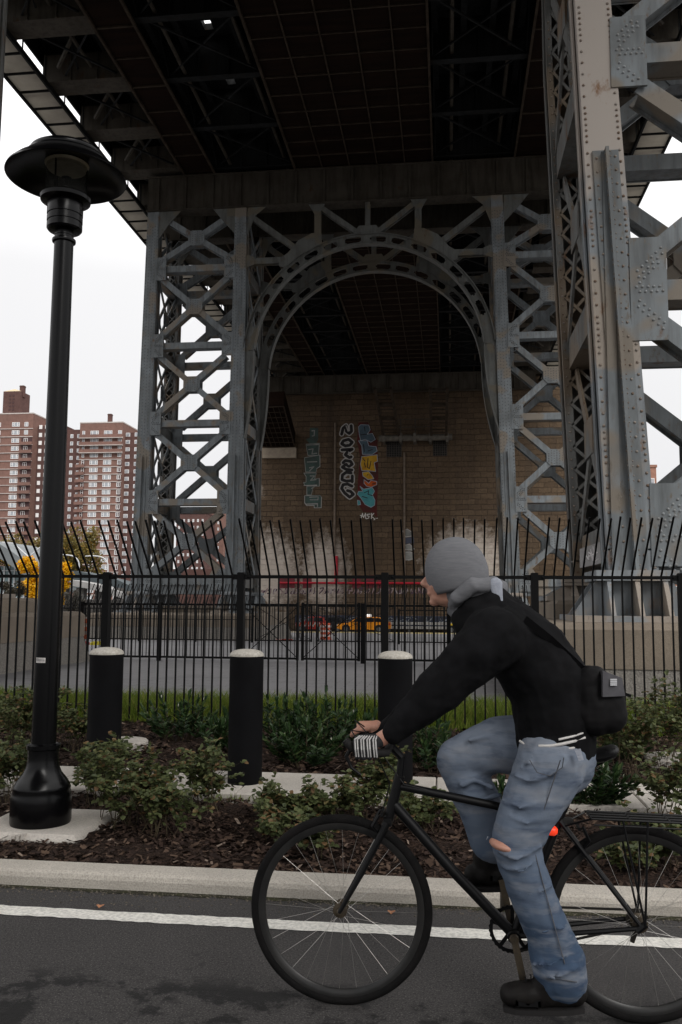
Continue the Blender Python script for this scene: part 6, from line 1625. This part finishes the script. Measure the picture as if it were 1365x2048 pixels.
# beanie and hood
mb = MB(); rot = Matrix.Rotation(rad(-14), 3, 'Y')
vs = []; fs = []; n = 36; m_ = 18; cb_ = hp(914, 1145)
for i in range(m_+1):
    ph = math.pi*.66*i/m_
    for k in range(n):
        t = 2*math.pi*k/n; rr_ = 1+.012*math.sin(t*18)
        p = Vector((.125*math.sin(ph)**.92*math.cos(t)*rr_, .098*math.sin(ph)**.92*math.sin(t)*rr_, .142*math.cos(ph))); vs.append(cb_+rot @ p)
for i in range(m_):
    for k in range(n): fs.append((i*n+k, (i+1)*n+k, (i+1)*n+(k+1) % n, i*n+(k+1) % n))
mb.add(vs, fs)
bn = mb.build('beanie', knit, rider, smooth=True, angle=180); s_ = bn.modifiers.new('thickness', 'SOLIDIFY'); s_.thickness = .008
mb = MB(); cap(mb, hp(925, 1180), hp(938, 1196), .085, .078, .95); mb2 = mb   # knitted side covering ear and jaw
mb.build('beanie_side', knit, rider, smooth=True, angle=60)
mb = MB()
ring = [(905, 1212, 0), (912, 1186, -.075), (948, 1160, -.10), (985, 1160, -.07), (1000, 1168, 0), (985, 1160, .07), (948, 1160, .10), (912, 1186, .075)]
pts = [hp(x, y+10, d) for x, y, d in ring]
mb.tube(pts, [.024, .028, .033, .034, .036, .034, .033, .028], 14, closed=True)
cap(mb, hp(918, 1222), hp(960, 1226), .042, .085, 1.2); cap(mb, hp(960, 1195), hp(1000, 1215), .06, .04, 1.5)
remesh(mb.build('hood', knit, rider), .007, 5, cloth_tex('hood_folds', .06), .015)
mb = MB(); cap(mb, hp(992, 1168, -.1), hp(1002, 1228, -.11), .026, .012, .45); remesh(mb.build('hood_lining', knitl, rider), .004, 3)
# jacket
mb = MB()
chain(mb, [hp(955, 1240), hp(1000, 1272)], [.10, .13], 1.25)
chain(mb, [hp(1003, 1262), hp(1055, 1305), hp(1100, 1372), hp(1112, 1440)], [.14, .155, .162, .158], 1.15)
cap(mb, hp(1112, 1440), hp(1112, 1474), .158, .150, 1.12)
for s in (-1, 1):
    dy = s*.17; wx, wy = (786, 1464) if s < 0 else (756, 1475)
    chain(mb, [hp(990, 1275, dy*.9), hp(955, 1305, dy*1.08), hp(880, 1380, dy*1.17), hp(830, 1425, dy*1.17), hp(wx, wy, dy*1.12)], [.12, .105, .085, .068, .044])
cap(mb, hp(950, 1222), hp(985, 1205), .07, .072, 1.75); cap(mb, hp(970, 1195), hp(1015, 1235), .055, .09, 1.7)
o = remesh(mb.build('jacket', jack, rider), .009, 6, cloth_tex('jacket_folds', .10, 3), .028)
# hem stripes of the shirt below the jacket
for k, (pts, r_, c_) in enumerate((([(1040, 1482), (1062, 1496), (1090, 1502), (1118, 1501), (1145, 1496), (1172, 1487)], .0045, 1), ([(1078, 1492), (1100, 1492), (1125, 1488), (1150, 1482), (1170, 1475)], .0055, 1), ([(1118, 1479), (1145, 1473), (1166, 1466)], .004, 1))):
    q = []
    for x, y in pts: dx = (x-1112)/500; q.append(hp(x, y, -.182*math.sqrt(max(.02, 1-(dx/.17)**2))))
    mb = MB(); mb.tube(q, r_, 8); mb.build('shirt_stripe', mat('white_stripe', (.6, .58, .56), (.5, .48, .46), 30, .8), rider, smooth=True)
mb = MB(); cap(mb, hp(1112, 1474), hp(1113, 1484), .154, .152, 1.16); remesh(mb.build('shirt_hem', jack, rider), .009, 4)
# jeans
def jeans_mat():
    m, nt, b_ = nmat('denim'); t = nt.nodes.new('ShaderNodeTexCoord'); sp = nt.nodes.new('ShaderNodeSeparateXYZ'); nt.links.new(t.outputs['Object'], sp.inputs[0])
    n1 = nt.nodes.new('ShaderNodeTexNoise'); n1.inputs['Scale'].default_value = 7; n1.inputs['Detail'].default_value = 5; nt.links.new(t.outputs['Object'], n1.inputs['Vector'])
    ma = nt.nodes.new('ShaderNodeMath'); ma.operation = 'MULTIPLY_ADD'; nt.links.new(n1.outputs[0], ma.inputs[0]); ma.inputs[1].default_value = .55; nt.links.new(sp.outputs['Z'], ma.inputs[2])
    r = nt.nodes.new('ShaderNodeMapRange'); r.inputs['From Min'].default_value = .55; r.inputs['From Max'].default_value = 1.35; nt.links.new(ma.outputs[0], r.inputs['Value'])
    col = mixc(nt, r.outputs[0], (.044, .070, .115), (.175, .205, .255))
    f = noise_fac(nt, 9, detail=6, rough=.6, lo=.5, hi=.8, stretch=(.6, 1, 3)); col = mixc(nt, f, col, (.035, .05, .085))
    f = noise_fac(nt, 6, detail=4, lo=.5, hi=.8, stretch=(.5, 1, 2.5)); col = mixc(nt, f, col, (.24, .25, .27))
    nt.links.new(col, b_.inputs['Base Color']); b_.inputs['Roughness'].default_value = .9; b_.inputs['Specular IOR Level'].default_value = .15
    bump(nt, b_, noise_fac(nt, 90, lo=0, hi=1), .3, .002); return m
den = jeans_mat()
mb = MB()
cap(mb, hp(1110, 1482), hp(1120, 1515), .138, .138, 1.15)
chain(mb, [hp(1106, 1522, -.09), hp(1064, 1605, -.12), hp(1030, 1685, -.13)], [.134, .110, .092], .85)
chain(mb, [hp(1030, 1690, -.13), hp(1062, 1780, -.125), hp(1096, 1860, -.12), hp(1118, 1925, -.12)], [.090, .082, .084, .096], .8)
cap(mb, hp(1118, 1925, -.12), hp(1124, 1952, -.12), .098, .096, .85)
chain(mb, [hp(1085, 1495, .09), hp(1000, 1488, .12), hp(918, 1518, .13)], [.13, .112, .09], .9)
chain(mb, [hp(918, 1520, .13), hp(958, 1605, .125), hp(985, 1685, .12)], [.092, .09, .086], .85)
rr = random.Random(12)
for pl_, r_ in (([(1018, 1545), (1060, 1560), (1105, 1548), (1150, 1520)], .011), ([(1000, 1590), (1045, 1612), (1095, 1606)], .012), ([(1010, 1640), (1050, 1652), (1085, 1640)], .010), ([(985, 1702), (1030, 1718), (1082, 1700)], .013), ([(992, 1735), (1035, 1742), (1085, 1722)], .011),
                ([(1030, 1790), (1075, 1786), (1115, 1765)], .010), ([(1050, 1880), (1090, 1868), (1140, 1850)], .011), ([(1062, 1930), (1100, 1915), (1150, 1900)], .012), ([(1070, 1955), (1110, 1948), (1165, 1935)], .012), ([(1120, 1500), (1150, 1540), (1160, 1570)], .010), ([(1075, 1500), (1060, 1530), (1020, 1545)], .009)):
    q = []
    for x, y in pl_:
        cx_ = 1106+(1028-1106)*min(1, max(0, (y-1522)/163)) if y < 1690 else 1028+(1122-1028)*(y-1690)/250
        dx = (x-cx_)/500; ry = .115*.85; q.append(hp(x, y, -.125-ry*math.sqrt(max(.05, 1-(dx/.12)**2))))
    r_ *= .55; q = [p+Vector((rr.gauss(0, .006), 0, rr.gauss(0, .01))) for p in q]; chain(mb, q, [r_*.4]+[r_]*(len(q)-2)+[r_*.3])
for pl_, r_ in (([(940, 1480), (985, 1470), (1030, 1478)], .010), ([(925, 1570), (950, 1560), (985, 1575)], .012), ([(935, 1600), (965, 1598), (1000, 1590)], .011)): chain(mb, [hp(x, y, .04) for x, y in pl_], [r_]*len(pl_))
o = remesh(mb.build('jeans', den, rider), .008, 7, cloth_tex('denim_folds', .085, 3), .018)
mb = MB(); mb.ell(hp(1008, 1690, -.155), (.054, .058, .022), 20, 12, Matrix.Rotation(rad(14), 3, 'Y')); kn = mb.build('torn_knee', skin, rider, smooth=True, angle=180); kn['label'] = 'bare skin at the rip across the knee'
mb = MB()
for i in range(9):
    a = (i-4)*.03; p = hp(976, 1676, -.13+a*.9); mb.tube([p+Vector((.0, 0, .004)), p+Vector((-.004, .01, -.008))], .0016, 4)
mb.build('frayed_threads', knitl, rider)
mb = MB(); q = [hp(x, y, -.225) for x, y in ((1150, 1500), (1162, 1498), (1168, 1520), (1158, 1522))]; mb.add(q+[p+Vector((0, .01, 0)) for p in q], [(0, 1, 2, 3), (7, 6, 5, 4), (0, 4, 5, 1), (1, 5, 6, 2), (2, 6, 7, 3), (3, 7, 4, 0)]); mb.build('belt_loop', knitl, rider)
# stitching, side seam, pocket and turned hem of the jeans
mb = MB()
def onleg(x, y, out_=.0):
    cx_ = 1106+(1030-1106)*min(1, max(0, (y-1522)/163)) if y < 1690 else 1030+(1121-1030)*(y-1690)/250
    r_ = (.134+(.092-.134)*(y-1522)/163 if y < 1685 else .088) if y > 1522 else .15; r_ = max(r_, .086)
    dx = (x-cx_)/500; return hp(x, y, -.125-r_*.85*math.sqrt(max(.03, 1-(dx/r_)**2))-out_+.004)
mb.tube([onleg(1128-(y-1500)*.33 if y < 1690 else 1066+(y-1690)*.27, y, .006) for y in range(1520, 1950, 24)], .0022, 5)
mb.tube([onleg(x, y, .012) for x, y in ((1060, 1520), (1075, 1545), (1100, 1552), (1125, 1535), (1128, 1515))], .0018, 5)
mb.tube([onleg(x, 1952+(x-1080)*.16, .014) for x in range(1082, 1166, 12)], .0022, 5)
mb.build('jeans_seams', mat('stitching', (.10, .10, .105), (.06, .07, .09), 50, .9), rider, smooth=True)
# boots
boot = mat('black_boot', (.006, .005, .005), (.010, .009, .008), 12, .6, spec=.15); sole = mat('boot_sole', (.012, .011, .011), None, rough=.8)
for s, (an, toe, heel) in ((-1, ((1118, 1950), (1022, 1992), (1150, 1988))), (1, ((985, 1712), (948, 1752), (1004, 1748)))):
    dy = s*.125; A, T, Hh = hp(*an, dy), hp(*toe, dy), hp(*heel, dy); mb = MB()
    cap(mb, A+Vector((-.02, 0, .0)), T.lerp(Hh, .45), .058, .045, .95); cap(mb, A+Vector((.0, 0, .02)), Hh.lerp(T, .12)+Vector((0, 0, .01)), .048, .044, .9); cap(mb, Hh+Vector((0, 0, .004)), T.lerp(Hh, .2)+Vector((0, 0, .006)), .044, .042, 1.05); cap(mb, T.lerp(Hh, .3)+Vector((0, 0, .008)), T+Vector((0, 0, .006)), .046, .040, 1.1); cap(mb, A.lerp(Hh, .4)+Vector((-.01, 0, 0)), T.lerp(Hh, .35)+Vector((0, 0, .012)), .042, .034, 1)
    bt = remesh(mb.build('boot', boot, rider), .006, 4, cloth_tex('boot_folds', .03), .006)
    mb = MB(); dz = Vector((0, 0, -.036)); a0, a1 = Hh+dz+Vector((.03, 0, 0)), T+dz+Vector((-.028, 0, .004)); n = 14; top_ = []; 
    for k in range(n+1):
        u = k/n; w_ = .036+.012*math.sin(u*3.1)-.018*max(0, u-.85)/.15-.01*max(0, .12-u)/.12; c = a0.lerp(a1, u); top_.append((c, w_))
    vs = []; fs = []
    for c, w_ in top_:
        for sy_, sz_ in ((-1, 0), (1, 0), (1, -1), (-1, -1)): vs.append(c+Vector((0, sy_*w_, sz_*.018)))
    for k in range(n):
        for e in range(4): fs.append((k*4+e, (k+1)*4+e, (k+1)*4+(e+1) % 4, k*4+(e+1) % 4))
    fs += [(0, 1, 2, 3), (n*4+3, n*4+2, n*4+1, n*4)]
    mb.add(vs, fs); mb.build('sole', sole, bt)
    mb = MB()
    for k in range(5): c = A.lerp(T, .25+.11*k)+Vector((-.0, 0, .042)); mb.tube([c+Vector((0, -.022, -.008)), c+Vector((0, 0, .0)), c+Vector((0, .022, -.008))], .0025, 5)
    mb.build('laces', jack, bt)
# sling bag
bag = thing('sling_bag', (hp(1200, 1400).x, YB-.12, .9), 'black sling bag with a grey flap hanging at the cyclist\'s lower back', 'bag')
mb = MB(); cap(mb, hp(1185, 1372, -.10), hp(1190, 1425, -.10), .078, .085, .8); cap(mb, hp(1215, 1385, -.10), hp(1218, 1430, -.10), .062, .07, .85)
remesh(mb.build('bag_body', mat('bag_nylon', (.0045, .0045, .005), (.007, .0065, .007), 9, .7, spec=.15), bag), .008, 4, cloth_tex('bag_folds', .05), .014)
mb = MB(); q = [hp(x, y, -.185+d) for x, y, d in ((1206, 1342, .0), (1245, 1356, .03), (1251, 1392, .03), (1206, 1394, .0))]; mb.add(q+[p+Vector((0, .05, 0)) for p in q], [(0, 1, 2, 3), (7, 6, 5, 4), (0, 4, 5, 1), (1, 5, 6, 2), (2, 6, 7, 3), (3, 7, 4, 0)]); fl = mb.build('flap', mat('bag_flap', (.085, .083, .09), (.065, .063, .07), 20, .8), bag)
mb = MB()
for k in range(4): a = hp(1221, 1359+k*3.6, -.182); b2 = hp(1234, 1359+k*3.6, -.175); mb.bar(a, b2, .0045, .004)
mb.build('flap_logo', mat('logo_grey', (.55, .55, .57)), fl)
mb = MB(); q = [hp(1010, 1215, -.16), hp(1050, 1238, -.17), hp(1100, 1278, -.15), hp(1140, 1315, -.12), hp(1175, 1348, -.10)]
for a, c in zip(q, q[1:]): mb.bar(a, c, .028, .006)
mb.build('strap', M['lamp'], bag)
mb = MB(); mb.bar(hp(1250, 1388, -.1), hp(1262, 1392, -.1), .012, .014); mb.build('strap_end', M['lamp'], bag)
